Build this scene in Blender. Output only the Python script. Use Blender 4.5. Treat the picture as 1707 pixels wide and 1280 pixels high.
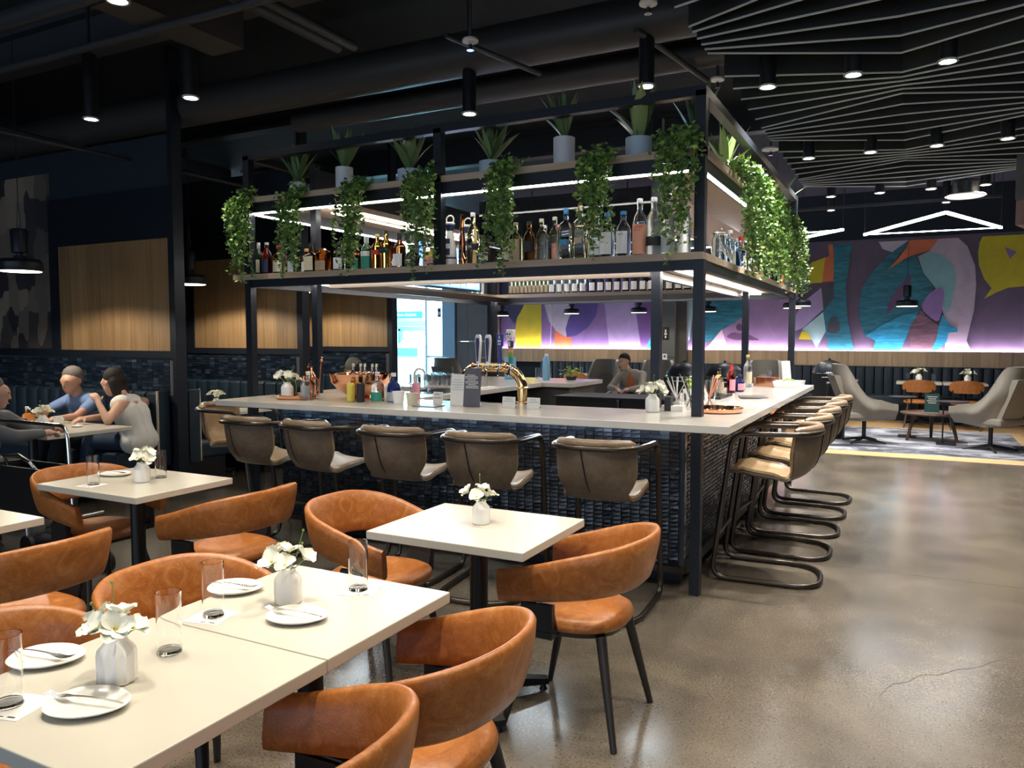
import bpy, bmesh, math, random
from mathutils import Vector, Matrix
random.seed(7)
for o in list(bpy.data.objects): bpy.data.objects.remove(o)
S = bpy.context.scene
C = S.collection
PI = math.pi
R = math.radians

# ------------------------------------------------------------------ camera
cd = bpy.data.cameras.new('camera'); cam = bpy.data.objects.new('camera', cd); C.objects.link(cam)
cam.location = (0, 0, 1.54); cam.rotation_euler = (R(90-3.507), 0, R(27.336))
cd.sensor_width = 36; cd.lens = 36*1287/1707; cd.clip_end = 100
S.camera = cam
# ------------------------------------------------------------------ world (daylight from the glazed side behind the viewer) and exposure
w = bpy.data.worlds.new('world'); S.world = w; w.use_nodes = True
bg = w.node_tree.nodes['Background']; bg.inputs[0].default_value = (0.62, 0.78, 1.0, 1); bg.inputs[1].default_value = 1.05
S.view_settings.view_transform = 'Standard'; S.view_settings.look = 'None'
S.view_settings.gamma = 1; S.view_settings.use_curve_mapping = False
S.view_settings.exposure = 1.2
def lamp(kind, loc, energy, col, parent=None, **k):
    l = bpy.data.lights.new('lamp_light', kind); l.energy = energy; l.color = col
    for a, v in k.items(): setattr(l, a, v)
    o = bpy.data.objects.new('lamp_light', l); C.objects.link(o); o.location = loc
    if parent: o.parent = parent
    return o
WARM = (1.0, 0.90, 0.74); NEUT = (1.0, 0.95, 0.88); COOL = (0.75, 0.9, 1.0)
# daylight in the concourse beyond the glazed doorway
q = lamp('AREA', (-12.9, 19.0, 4.25), 1500, (0.50, 0.86, 1.0), shape='RECTANGLE', size=5, size_y=3)

# ------------------------------------------------------------------ materials
MATS = {}
def nt(name):
    m = bpy.data.materials.new(name); m.use_nodes = True; MATS[name] = m
    t = m.node_tree; b = t.nodes['Principled BSDF']; return m, t, b
def N(t, typ, **k):
    n = t.nodes.new(typ)
    for a, v in k.items():
        if a.startswith('i_'):
            key = a[2:]; key = int(key) if key.isdigit() else key
            n.inputs[key].default_value = v
        else: setattr(n, a, v)
    return n
def LK(t, a, ao, b, bi): t.links.new(a.outputs[ao], b.inputs[bi])
def c4(c): return (c[0], c[1], c[2], 1)
def mat(name, col, rough=.5, metal=0, spec=.5, emit=None, es=0, trans=0, ior=1.45, var=0, vs=8, coat=0, island=0, alpha=1):
    if name in MATS: return MATS[name]
    m, t, b = nt(name)
    b.inputs['Base Color'].default_value = c4(col); b.inputs['Roughness'].default_value = rough
    b.inputs['Metallic'].default_value = metal; b.inputs['Specular IOR Level'].default_value = spec
    b.inputs['Transmission Weight'].default_value = trans; b.inputs['IOR'].default_value = ior
    b.inputs['Coat Weight'].default_value = coat
    if emit: b.inputs['Emission Color'].default_value = c4(emit); b.inputs['Emission Strength'].default_value = es
    if var or island:
        h = N(t, 'ShaderNodeHueSaturation'); h.inputs['Color'].default_value = c4(col)
        if island:
            g = N(t, 'ShaderNodeNewGeometry'); src, so, amp = g, 'Random Per Island', island
        else:
            tc = N(t, 'ShaderNodeTexCoord'); g = N(t, 'ShaderNodeTexNoise'); g.inputs['Scale'].default_value = vs; g.inputs['Detail'].default_value = 5
            LK(t, tc, 'Object', g, 'Vector'); src, so, amp = g, 'Fac', var
        mr = N(t, 'ShaderNodeMapRange'); mr.inputs['To Min'].default_value = 1-amp; mr.inputs['To Max'].default_value = 1+amp
        if not island: mr.inputs['From Min'].default_value = .25; mr.inputs['From Max'].default_value = .75
        LK(t, src, so, mr, 'Value'); LK(t, mr, 'Result', h, 'Value'); LK(t, h, 'Color', b, 'Base Color')
    return m
def ramp(t, stops):
    r = N(t, 'ShaderNodeValToRGB'); e = r.color_ramp.elements
    while len(e) < len(stops): e.new(.5)
    for k, (p, c) in enumerate(stops): e[k].position = p; e[k].color = c4(c)
    return r
def leather(name, a, b_, c_, rough):
    m, t, b = nt(name)
    tc = N(t, 'ShaderNodeTexCoord')
    n1 = N(t, 'ShaderNodeTexNoise', i_Scale=13.0, i_Detail=9.0, i_Roughness=.68, i_Distortion=1.6); LK(t, tc, 'Object', n1, 'Vector')
    r = ramp(t, [(.28, a), (.52, b_), (.74, c_)]); LK(t, n1, 'Fac', r, 'Fac')
    n2 = N(t, 'ShaderNodeTexVoronoi', i_Scale=21.0, feature='DISTANCE_TO_EDGE'); 
    n3 = N(t, 'ShaderNodeTexNoise', i_Scale=5.0, i_Detail=4.0); LK(t, tc, 'Object', n3, 'Vector')
    ad = N(t, 'ShaderNodeVectorMath', operation='MULTIPLY_ADD'); ad.inputs[1].default_value = (.8, .8, .8)
    LK(t, n3, 'Color', ad, 0); LK(t, tc, 'Object', ad, 2); LK(t, ad, 0, n2, 'Vector')
    mr = N(t, 'ShaderNodeMapRange'); mr.inputs['From Max'].default_value = .06; mr.inputs['To Min'].default_value = .34; mr.inputs['To Max'].default_value = 0
    LK(t, n2, 'Distance', mr, 'Value')
    mx = N(t, 'ShaderNodeMixRGB'); mx.inputs[2].default_value = c4(c_); LK(t, mr, 'Result', mx, 0); LK(t, r, 'Color', mx, 1)
    LK(t, mx, 'Color', b, 'Base Color'); b.inputs['Roughness'].default_value = rough
    bp = N(t, 'ShaderNodeBump', i_Strength=.12, i_Distance=.004); n4 = N(t, 'ShaderNodeTexNoise', i_Scale=160.0, i_Detail=2.0)
    LK(t, tc, 'Object', n4, 'Vector'); LK(t, n4, 'Fac', bp, 'Height'); LK(t, bp, 'Normal', b, 'Normal')
    return m
leather('tan_leather', (.27, .082, .016), (.37, .125, .027), (.52, .235, .075), .38)
leather('taupe_leather', (.085, .060, .040), (.115, .083, .056), (.16, .12, .082), .46)
leather('taupe_leather_half_lit', (.14, .095, .056), (.20, .138, .082), (.27, .19, .115), .38)  # same taupe leather on the back roll, lamplight painted in as a lighter tone
leather('taupe_leather_lit', (.25, .165, .085), (.32, .215, .115), (.40, .28, .16), .33)  # same leather again, seat pad coloured paler for the light falling on it
def floor_mat():
    m, t, b = nt('polished_concrete')
    tc = N(t, 'ShaderNodeTexCoord')
    n1 = N(t, 'ShaderNodeTexNoise', i_Scale=.9, i_Detail=8.0, i_Roughness=.62, i_Distortion=.3); LK(t, tc, 'Object', n1, 'Vector')
    r1 = ramp(t, [(.25, (.080, .068, .054)), (.5, (.130, .111, .087)), (.78, (.185, .161, .127))]); LK(t, n1, 'Fac', r1, 'Fac')
    v = N(t, 'ShaderNodeTexVoronoi', i_Scale=75.0); LK(t, tc, 'Object', v, 'Vector')
    n2 = N(t, 'ShaderNodeTexNoise', i_Scale=105.0, i_Detail=6.0, i_Roughness=.75); LK(t, tc, 'Object', n2, 'Vector')
    r2 = ramp(t, [(.34, (.15, .14, .13)), (.45, (.85, .85, .85)), (.56, (1.1, 1.08, 1.05)), (.68, (2.1, 1.95, 1.7))]); LK(t, n2, 'Fac', r2, 'Fac')
    mx = N(t, 'ShaderNodeMixRGB', blend_type='MULTIPLY'); mx.inputs[0].default_value = .9; LK(t, r1, 'Color', mx, 1); LK(t, r2, 'Color', mx, 2)
    n3 = N(t, 'ShaderNodeTexNoise', i_Scale=2.0, i_Detail=4.0, i_Roughness=.55); LK(t, tc, 'Object', n3, 'Vector')
    r3 = ramp(t, [(.3, (.66, .66, .68)), (.7, (1.12, 1.10, 1.05))]); LK(t, n3, 'Fac', r3, 'Fac')
    mx2 = N(t, 'ShaderNodeMixRGB', blend_type='MULTIPLY'); mx2.inputs[0].default_value = .8; LK(t, mx, 'Color', mx2, 1); LK(t, r3, 'Color', mx2, 2)
    LK(t, mx2, 'Color', b, 'Base Color')
    mr = N(t, 'ShaderNodeMapRange'); mr.inputs['To Min'].default_value = .14; mr.inputs['To Max'].default_value = .27
    LK(t, n3, 'Fac', mr, 'Value'); LK(t, mr, 'Result', b, 'Roughness')
    b.inputs['Specular IOR Level'].default_value = .8; b.inputs['Coat Weight'].default_value = .55; b.inputs['Coat Roughness'].default_value = .20
floor_mat()
def wood(name, a, b_, sx=1.0, rough=.45, axis='Z', island=.14):
    m, t, b = nt(name)
    tc = N(t, 'ShaderNodeTexCoord'); mp = N(t, 'ShaderNodeMapping')
    sc = {'Z': (22, 22, .9), 'X': (.9, 22, 22), 'Y': (22, .9, 22)}[axis]
    mp.inputs['Scale'].default_value = [s*sx for s in sc]; LK(t, tc, 'Object', mp, 'Vector')
    n = N(t, 'ShaderNodeTexNoise', i_Scale=1.0, i_Detail=7.0, i_Roughness=.65, i_Distortion=.5); LK(t, mp, 'Vector', n, 'Vector')
    r = ramp(t, [(.3, a), (.7, b_)]); LK(t, n, 'Fac', r, 'Fac')
    h = N(t, 'ShaderNodeHueSaturation'); oi = N(t, 'ShaderNodeObjectInfo')
    mr = N(t, 'ShaderNodeMapRange'); mr.inputs['To Min'].default_value = 1-island; mr.inputs['To Max'].default_value = 1+island
    LK(t, oi, 'Random', mr, 'Value'); LK(t, mr, 'Result', h, 'Value'); LK(t, r, 'Color', h, 'Color'); LK(t, h, 'Color', b, 'Base Color')
    b.inputs['Roughness'].default_value = rough
wood('oak_panel', (.17, .098, .042), (.30, .185, .088))
wood('oak_band', (.36, .25, .155), (.50, .37, .245))
wood('shelf_wood', (.33, .25, .175), (.45, .35, .255), axis='X', island=.04)
wood('floor_oak', (.42, .26, .12), (.58, .39, .20), axis='X')
wood('walnut', (.045, .02, .011), (.09, .04, .022), axis='X')
def tile_mat():
    m, t, b = nt('navy_tile')
    g = N(t, 'ShaderNodeNewGeometry'); oi = N(t, 'ShaderNodeObjectInfo')
    ad = N(t, 'ShaderNodeMath', operation='ADD'); LK(t, g, 'Random Per Island', ad, 0); LK(t, oi, 'Random', ad, 1)
    fr = N(t, 'ShaderNodeMath', operation='FRACT'); LK(t, ad, 0, fr, 0)
    r = ramp(t, [(0, (.006, .010, .017)), (.55, (.011, .019, .032)), (.85, (.022, .034, .055)), (1, (.05, .066, .085))]); LK(t, fr, 0, r, 'Fac')
    LK(t, r, 'Color', b, 'Base Color'); b.inputs['Roughness'].default_value = .12; b.inputs['Specular IOR Level'].default_value = .8
    tc = N(t, 'ShaderNodeTexCoord'); n = N(t, 'ShaderNodeTexNoise', i_Scale=55.0, i_Detail=2.0); LK(t, tc, 'Object', n, 'Vector')
    bp = N(t, 'ShaderNodeBump', i_Strength=.35, i_Distance=.003); LK(t, n, 'Fac', bp, 'Height'); LK(t, bp, 'Normal', b, 'Normal')
tile_mat()
def hexpaper():
    m, t, b = nt('geometric_wallpaper')
    tc = N(t, 'ShaderNodeTexCoord'); mp = N(t, 'ShaderNodeMapping'); mp.inputs['Scale'].default_value = (5.5, 1, 3.2); LK(t, tc, 'Object', mp, 'Vector')
    v = N(t, 'ShaderNodeTexVoronoi', i_Scale=1.0, i_Randomness=.55, distance='MANHATTAN'); LK(t, mp, 'Vector', v, 'Vector')
    r = ramp(t, [(.2, (.025, .022, .026)), (.5, (.07, .058, .05)), (.85, (.24, .19, .14))]); LK(t, v, 'Color', r, 'Fac')
    LK(t, r, 'Color', b, 'Base Color'); b.inputs['Roughness'].default_value = .6
hexpaper()
def leafmat(name, stops, rough=.4, scale=None):
    m, t, b = nt(name)
    g = N(t, 'ShaderNodeNewGeometry'); oi = N(t, 'ShaderNodeObjectInfo')
    ad = N(t, 'ShaderNodeMath', operation='ADD'); LK(t, g, 'Random Per Island', ad, 0); LK(t, oi, 'Random', ad, 1)
    fr = N(t, 'ShaderNodeMath', operation='FRACT'); LK(t, ad, 0, fr, 0)
    r = ramp(t, stops); LK(t, fr, 0, r, 'Fac'); LK(t, r, 'Color', b, 'Base Color'); b.inputs['Roughness'].default_value = rough
    b.inputs['Subsurface Weight'].default_value = .0
leafmat('ivy_green', [(0, (.03, .085, .02)), (.45, (.075, .18, .034)), (.8, (.17, .32, .05)), (1, (.40, .50, .14))])
leafmat('strap_green', [(0, (.06, .12, .04)), (.5, (.11, .19, .065)), (1, (.20, .27, .10))], .45)
leafmat('lime_green', [(0, (.18, .34, .03)), (1, (.42, .52, .10))], .4)
def carpet():
    m, t, b = nt('lounge_carpet')
    tc = N(t, 'ShaderNodeTexCoord'); mp = N(t, 'ShaderNodeMapping'); mp.inputs['Scale'].default_value = (1.0, 1.5, 1); LK(t, tc, 'Object', mp, 'Vector')
    n = N(t, 'ShaderNodeTexNoise', i_Scale=1.1, i_Detail=6.0, i_Roughness=.7, i_Distortion=1.5); LK(t, mp, 'Vector', n, 'Vector')
    r = ramp(t, [(.36, (.02, .022, .032)), (.45, (.08, .085, .11)), (.53, (.24, .255, .30)), (.62, (.46, .47, .51))]); LK(t, n, 'Fac', r, 'Fac')
    LK(t, r, 'Color', b, 'Base Color'); b.inputs['Roughness'].default_value = .9
carpet()
def perf():
    m, t, b = nt('perforated_steel')
    tc = N(t, 'ShaderNodeTexCoord'); mp = N(t, 'ShaderNodeMapping'); mp.inputs['Scale'].default_value = (70, 70, 70); LK(t, tc, 'Object', mp, 'Vector')
    v = N(t, 'ShaderNodeTexVoronoi', i_Scale=1.0, i_Randomness=0.0); LK(t, mp, 'Vector', v, 'Vector')
    r = ramp(t, [(.22, (.10, .10, .11)), (.30, (.006, .007, .010))]); LK(t, v, 'Distance', r, 'Fac'); LK(t, r, 'Color', b, 'Base Color')
    b.inputs['Roughness'].default_value = .45; b.inputs['Metallic'].default_value = .3
perf()
mat('quartz', (.57, .54, .465), .24, var=.03, vs=2.5)
mat('bar_quartz', (.56, .54, .495), .16, var=.09, vs=3)
mat('black_steel', (.012, .016, .024), .42, .3)
mat('black_metal', (.013, .013, .015), .4, .2)
mat('gunmetal', (.075, .062, .052), .30, .85)
mat('charcoal_wood', (.022, .018, .017), .45)
mat('dark_navy', (.010, .018, .030), .75)
mat('ceiling_paint', (.009, .013, .019), .8)
mat('pipe_paint', (.030, .032, .037), .5)
mat('duct_paint', (.040, .037, .035), .5)
mat('baffle_felt', (.017, .018, .019), .9)
mat('baffle_edge', (.46, .46, .45), .6)
mat('white_ceramic', (.90, .89, .86), .25)
mat('porcelain', (.86, .84, .79), .15)
mat('paper', (.78, .77, .75), .8)
mat('print_ink', (.05, .05, .06), .8)
mat('chrome', (.75, .75, .76), .12, 1)
mat('silver', (.66, .65, .63), .18, 1)
mat('copper', (.86, .44, .27), .12, 1)
mat('brass', (.83, .55, .26), .15, 1)
mat('glass', (1, 1, 1), .0, trans=1, ior=1.45)
mat('door_glass', (.72, .93, 1.0), .02, trans=1, ior=1.01)
mat('smoked_glass', (.03, .033, .04), .0, trans=.75, ior=1.25)
mat('petal', (.86, .86, .74), .6)
mat('pollen', (.55, .45, .03), .8)
mat('stem_green', (.16, .24, .05), .6)
mat('navy_leather', (.013, .026, .040), .42, var=.12, vs=6)
mat('banquette_blue', (.022, .036, .055), .45, var=.12, vs=6)
mat('lounge_grey', (.18, .166, .142), .5, var=.06, vs=12)
mat('slate_panel', (.085, .080, .075), .4, var=.15, vs=3)
mat('grey_column', (.13, .135, .135), .4)
mat('pot_white', (.62, .63, .66), .5)
mat('pot_blue', (.42, .52, .60), .5)
mat('led_white', (1, 1, 1), .5, emit=(1, .95, .88), es=20)
mat('led_bar', (1, 1, 1), .5, emit=(.80, .92, 1), es=24)
mat('led_cool', (1, 1, 1), .5, emit=(.93, .96, 1), es=9)
mat('led_lilac', (1, 1, 1), .5, emit=(.88, .76, 1.0), es=52)
mat('lamp_glow', (1, 1, 1), .5, emit=(1, .9, .72), es=22)
mat('pendant_glow', (1, 1, 1), .5, emit=(1, .86, .60), es=3.2)
mat('disc_white', (.62, .60, .55), .5)
# ------------------------------------------------------------------ mesh helpers
class MB:
    def __init__(s): s.v = []; s.f = []
    def add(s, vs, fs):
        k = len(s.v); s.v += [tuple(p) for p in vs]; s.f += [tuple(i+k for i in f) for f in fs]; return s
    def box(s, c, d, rz=0, rx=0):
        x, y, z = d[0]/2, d[1]/2, d[2]/2
        M = Matrix.Rotation(rz, 3, 'Z') @ Matrix.Rotation(rx, 3, 'X'); c = Vector(c)
        vs = [c + M @ Vector((a*x, b*y, g*z)) for g in (-1, 1) for a, b in ((-1, -1), (1, -1), (1, 1), (-1, 1))]
        return s.add(vs, [(3, 2, 1, 0), (4, 5, 6, 7), (0, 1, 5, 4), (1, 2, 6, 5), (2, 3, 7, 6), (3, 0, 4, 7)])
    def bb(s, x0, x1, y0, y1, z0, z1): return s.box(((x0+x1)/2, (y0+y1)/2, (z0+z1)/2), (abs(x1-x0), abs(y1-y0), abs(z1-z0)))
    def rings(s, rs, close=True, cap=True):
        n = len(rs[0]); k = len(s.v)
        for r in rs: s.v += [tuple(p) for p in r]
        for i in range(len(rs)-1):
            for j in range(n if close else n-1):
                a = k+i*n+j; b = k+i*n+(j+1) % n; s.f.append((a, b, b+n, a+n))
        if cap:
            s.f.append(tuple(k+j for j in reversed(range(n)))); s.f.append(tuple(k+(len(rs)-1)*n+j for j in range(n)))
        return s
    def lathe(s, prof, n=20, c=(0, 0, 0), sq=2.0, sx=1, sy=1, cap=True):
        def pt(a, r):
            ca, sa = math.cos(a), math.sin(a); q = (abs(ca)**sq+abs(sa)**sq)**(-1/sq); return ca*q*r*sx, sa*q*r*sy
        rs = []
        for r, z in prof:
            ring = []
            for j in range(n):
                x, y = pt(2*PI*(j+.5)/n, r); ring.append((c[0]+x, c[1]+y, c[2]+z))
            rs.append(ring)
        return s.rings(rs, True, cap)
    def cyl(s, p0, p1, r0, r1=None, n=12):
        return s.tube([p0, p1], [r0, r0 if r1 is None else r1], n)
    def tube(s, pts, r, n=8, closed=False):
        P = [Vector(p) for p in pts]; m = len(P); rr = r if isinstance(r, (list, tuple)) else [r]*m
        rs = []; prev = None
        for i in range(m):
            if closed: t = (P[(i+1) % m]-P[i-1]).normalized()
            else: t = (P[min(i+1, m-1)]-P[max(i-1, 0)]).normalized()
            if prev is None:
                u = t.orthogonal().normalized()
            else:
                u = prev - t*prev.dot(t); u = u.normalized() if u.length > 1e-6 else t.orthogonal().normalized()
            prev = u; w = t.cross(u)
            rs.append([P[i]+(u*math.cos(2*PI*j/n)+w*math.sin(2*PI*j/n))*rr[i] for j in range(n)])
        if closed: rs.append(rs[0]); return s.rings(rs, True, False)
        return s.rings(rs, True, True)
    def sph(s, c, r, n=12, m=8):
        r = (r, r, r) if not isinstance(r, (tuple, list)) else r
        rs = []
        for i in range(m+1):
            a = -PI/2+PI*i/m; a = max(min(a, PI/2-.02), -PI/2+.02)
            rs.append([(c[0]+r[0]*math.cos(a)*math.cos(2*PI*j/n), c[1]+r[1]*math.cos(a)*math.sin(2*PI*j/n), c[2]+r[2]*math.sin(a)) for j in range(n)])
        return s.rings(rs, True, True)
    def prism(s, pts, z0, z1):
        n = len(pts); k = len(s.v)
        s.v += [(x, y, z0) for x, y in pts]+[(x, y, z1) for x, y in pts]
        s.f.append(tuple(k+i for i in reversed(range(n)))); s.f.append(tuple(k+n+i for i in range(n)))
        for i in range(n): s.f.append((k+i, k+(i+1) % n, k+n+(i+1) % n, k+n+i))
        return s
    def grid(s, fn, nu, nv, th=0, closed_u=False):
        """surface fn(u,v) with u,v in 0..1; th thickens it along its normals"""
        G = [[Vector(fn(i/nu, j/nv)) for j in range(nv+1)] for i in range(nu+1)]
        k = len(s.v); W = nv+1
        def idx(i, j): return k+i*W+j
        nrm = None
        if th:
            nrm = []
            for i in range(nu+1):
                row = []
                for j in range(nv+1):
                    a = G[min(i+1, nu)][j]-G[max(i-1, 0)][j]; b = G[i][min(j+1, nv)]-G[i][max(j-1, 0)]
                    nn = a.cross(b); row.append(nn.normalized() if nn.length > 1e-9 else Vector((0, 0, 1)))
                nrm.append(row)
        for i in range(nu+1):
            for j in range(nv+1): s.v.append(tuple(G[i][j]))
        for i in range(nu):
            for j in range(nv): s.f.append((idx(i, j), idx(i+1, j), idx(i+1, j+1), idx(i, j+1)))
        if th:
            o = (nu+1)*W
            for i in range(nu+1):
                for j in range(nv+1): s.v.append(tuple(G[i][j]-nrm[i][j]*th))
            for i in range(nu):
                for j in range(nv): s.f.append((idx(i, j+1)+o, idx(i+1, j+1)+o, idx(i+1, j)+o, idx(i, j)+o))
            for i in range(nu):
                s.f.append((idx(i, 0)+o, idx(i+1, 0)+o, idx(i+1, 0), idx(i, 0))); s.f.append((idx(i, nv), idx(i+1, nv), idx(i+1, nv)+o, idx(i, nv)+o))
            for j in range(nv):
                s.f.append((idx(0, j), idx(0, j+1), idx(0, j+1)+o, idx(0, j)+o)); s.f.append((idx(nu, j)+o, idx(nu, j+1)+o, idx(nu, j+1), idx(nu, j)))
        return s
    def mesh(s, name, smooth=True, ang=38):
        me = bpy.data.meshes.new(name); me.from_pydata(s.v, [], s.f); me.update()
        if smooth:
            me.polygons.foreach_set('use_smooth', [True]*len(me.polygons)); me.set_sharp_from_angle(angle=R(ang))
        return me
def link(name, me, m, parent=None, loc=(0, 0, 0), rot=(0, 0, 0)):
    o = bpy.data.objects.new(name, me); C.objects.link(o)
    if m and isinstance(me, bpy.types.Mesh) and not me.materials: me.materials.append(MATS[m])
    if parent: o.parent = parent
    o.location = loc; o.rotation_euler = rot
    return o
def ob(name, mb, m, parent=None, loc=(0, 0, 0), rot=(0, 0, 0), smooth=True, ang=38):
    me = mb.mesh(name, smooth, ang)
    bm = bmesh.new(); bm.from_mesh(me); bmesh.ops.recalc_face_normals(bm, faces=bm.faces); bm.to_mesh(me); bm.free()
    return link(name, me, m, parent, loc, rot)
def bev(o, w=.004, seg=2):
    b = o.modifiers.new('bevel', 'BEVEL'); b.width = w; b.segments = seg; b.limit_method = 'ANGLE'; return o
def thing(name, label, cat, loc=(0, 0, 0), rz=0, group=None):
    o = bpy.data.objects.new(name, None); C.objects.link(o); o.location = loc; o.rotation_euler = (0, 0, rz)
    o.empty_display_size = .05; return tag(o, label, cat, group)
def tag(o, label, cat, group=None, kind=None):
    o['label'] = label; o['category'] = cat
    if group: o['group'] = group
    if kind: o['kind'] = kind
    return o
def struct(name, mb, m, parent=None, label=None, **k):
    o = ob(name, mb, m, parent, **k)
    if not parent: o['kind'] = 'structure'
    if label: o['label'] = label
    return o
def dup(o, parent=None, loc=None, rz=None, label=None):
    c = o.copy(); C.objects.link(c); c.parent = parent
    if loc is not None: c.location = loc
    if rz is not None: c.rotation_euler = (0, 0, rz)
    if label: c['label'] = label
    for ch in list(o.children): dup(ch, c)
    return c
def chaikin(p, it=2, closed=True):
    for _ in range(it):
        q = []; n = len(p)
        for i in range(n if closed else n-1):
            a, b = p[i], p[(i+1) % n]
            q.append(tuple(a[k]*.75+b[k]*.25 for k in range(len(a)))); q.append(tuple(a[k]*.25+b[k]*.75 for k in range(len(a))))
        p = q if closed else [p[0]]+q+[p[-1]]
    return p
def fillet(pts, rad, n=6, closed=False):
    """round the corners of a polyline"""
    P = [Vector(p) for p in pts]; out = []; m = len(P)
    for i in range(m):
        if not closed and i in (0, m-1): out.append(P[i]); continue
        a, b, c = P[i-1], P[i], P[(i+1) % m]; u = (a-b); w = (c-b); r = rad[i] if isinstance(rad, (list, tuple)) else rad
        r = min(r, u.length*.49, w.length*.49); p0 = b+u.normalized()*r; p1 = b+w.normalized()*r
        for k in range(n+1):
            t = k/n; out.append(p0*(1-t)**2+b*2*t*(1-t)+p1*t*t)
    return out
def sm(t): t = max(0, min(1, t)); return t*t*(3-2*t)
_txt = {}
def text(s, size, m, parent, loc, rot, name='lettering', ext=.0004):
    key = (s, size)
    if key not in _txt:
        cu = bpy.data.curves.new('lettering', 'FONT'); cu.body = s; cu.size = size; cu.align_x = 'CENTER'; cu.align_y = 'CENTER'; cu.extrude = ext; cu.resolution_u = 2
        t = bpy.data.objects.new('lettering', cu); C.objects.link(t)
        dg = bpy.context.evaluated_depsgraph_get(); me = bpy.data.meshes.new_from_object(t.evaluated_get(dg)); bpy.data.objects.remove(t)
        me.materials.clear(); _txt[key] = me
    me = _txt[key].copy(); me.materials.append(MATS[m])
    return link(name, me, None, parent, loc, rot)
def rrect(w, d, r, n=5):
    out = []
    for cx, cy, a0 in ((w/2-r, d/2-r, 0), (-w/2+r, d/2-r, 90), (-w/2+r, -d/2+r, 180), (w/2-r, -d/2+r, 270)):
        for k in range(n+1):
            a = R(a0+90*k/n); out.append((cx+r*math.cos(a), cy+r*math.sin(a)))
    return out
ORD = ['first', 'second', 'third', 'fourth', 'fifth', 'sixth', 'seventh', 'eighth', 'ninth', 'tenth', 'eleventh', 'twelfth', 'thirteenth', 'fourteenth', 'fifteenth', 'sixteenth', 'seventeenth', 'eighteenth', 'nineteenth', 'twentieth']
# ------------------------------------------------------------------ the shell
struct('floor', MB().bb(-17, 7, -7, 11.0, -.1, 0).bb(-17, 7, 11.0, 22, -.1, -.004), 'polished_concrete', smooth=False)
struct('floor_carpet', MB().bb(-7.5, 1.42, 11.32, 14.4, -.05, .006), 'lounge_carpet', smooth=False, label='grey and white brushed pattern lounge carpet')
fw = bpy.data.objects.new('floor_wood', None); C.objects.link(fw); fw['kind'] = 'structure'
yy = [(10.95, 11.06), (11.06, 11.19), (11.19, 11.32)]+[(14.4+.14*k, 14.54+.14*k) for k in range(14)]
for a, b in yy: ob('plank', MB().bb(-8.6, 7, a+.002, b-.002, -.05, .004), 'floor_oak', fw, smooth=False)
for k in range(20): ob('plank', MB().bb(1.42+.14*k+.002, 1.56+.14*k-.002, 11.32, 14.4, -.05, .004), 'floor_oak', fw, smooth=False)
# hairline crack and two saw cuts in the slab
ck = [(-.08, 3.59), (-.05, 3.70), (-.03, 3.75), (.03, 3.80), (.06, 3.87), (.10, 3.92), (.15, 3.94), (.18, 3.98), (.24, 4.06), (.29, 4.09), (.34, 4.15), (.38, 4.22), (.45, 4.30)]
def strip(pts, w):
    m = MB()
    for (a, b), (c, d) in zip(pts, pts[1:]):
        L = math.hypot(c-a, d-b); nx, ny = -(d-b)/L*w, (c-a)/L*w
        m.add([(a-nx, b-ny, .0006), (c-nx, d-ny, .0006), (c+nx, d+ny, .0006), (a+nx, b+ny, .0006)], [(0, 1, 2, 3)])
    return m
mat('crack_dark', (.055, .045, .035), .8)
fl = bpy.data.objects['floor']
ob('crack', strip(ck, .0018), 'crack_dark', fl)
ob('saw_cut', strip([(-.9, 5.55), (6.5, 5.62)], .0015), 'crack_dark', fl)
struct('ceiling', MB().bb(-17, 7, -7, 22, 4.3, 4.4), 'ceiling_paint', smooth=False)
struct('wall_left', MB().bb(-10.2, -10.1, -7, 9.4, 0, 4.3), 'dark_navy', smooth=False)
struct('wall_right', MB().bb(6.5, 6.6, -7, 16.6, 0, 4.3), 'slate_panel', smooth=False)
struct('wall_back', MB().bb(-8.8, 6.6, 16.4, 16.6, 0, 4.3), 'dark_navy', smooth=False)
struct('wall_rear', MB().bb(-10.2, 6.6, -7.1, -7, 2.9, 4.3), 'dark_navy', smooth=False)
# slate clad return beside the glazed doorway
sl = bpy.data.objects.new('wall_slate', None); C.objects.link(sl); sl['kind'] = 'structure'
for x0, x1, z0, z1 in ((-9.95, -9.62, 0, 1.42), (-9.62, -8.8, 0, 1.42), (-9.95, -9.62, 1.43, 4.3), (-9.62, -8.8, 1.43, 4.3)):
    ob('panel', MB().bb(x0+.003, x1-.003, 16.25, 16.5, z0, z1), 'slate_panel', sl, smooth=False)
mat('sky_panel', (.20, .42, .60), .3)
struct('wall_pilaster', MB().bb(-10.32, -9.96, 16.2, 16.5, 0, 4.3), 'sky_panel', smooth=False)
struct('wall_doorway', MB().bb(-17, -11.9, 16.3, 16.5, 0, 4.3), 'dark_navy', smooth=False)
# glazed doorway to the concourse
mat('door_alu', (.45, .58, .64), .35, .4)
d1 = ob('door_1', MB().bb(-11.9, -11.84, 16.35, 16.43, 0, 4.3).bb(-10.92, -10.86, 16.35, 16.43, 0, 4.3).bb(-10.38, -10.32, 16.35, 16.43, 0, 4.3).bb(-10.86, -10.38, 16.36, 16.42, 2.62, 2.67).bb(-10.86, -10.38, 16.36, 16.42, 1.02, 1.06), 'door_alu', smooth=False); d1['kind'] = 'structure'
for x0, x1, z0, z1 in ((-11.84, -10.92, .02, 4.28), (-10.86, -10.38, .02, 1.02), (-10.86, -10.38, 1.06, 2.62), (-10.86, -10.38, 2.67, 4.28)):
    ob('pane', MB().bb(x0, x1, 16.385, 16.395, z0, z1), 'door_glass', d1, smooth=False)
ob('notice', MB().bb(-10.55, -10.44, 16.345, 16.349, 2.02, 2.26), 'paper', d1, smooth=False)
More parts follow.
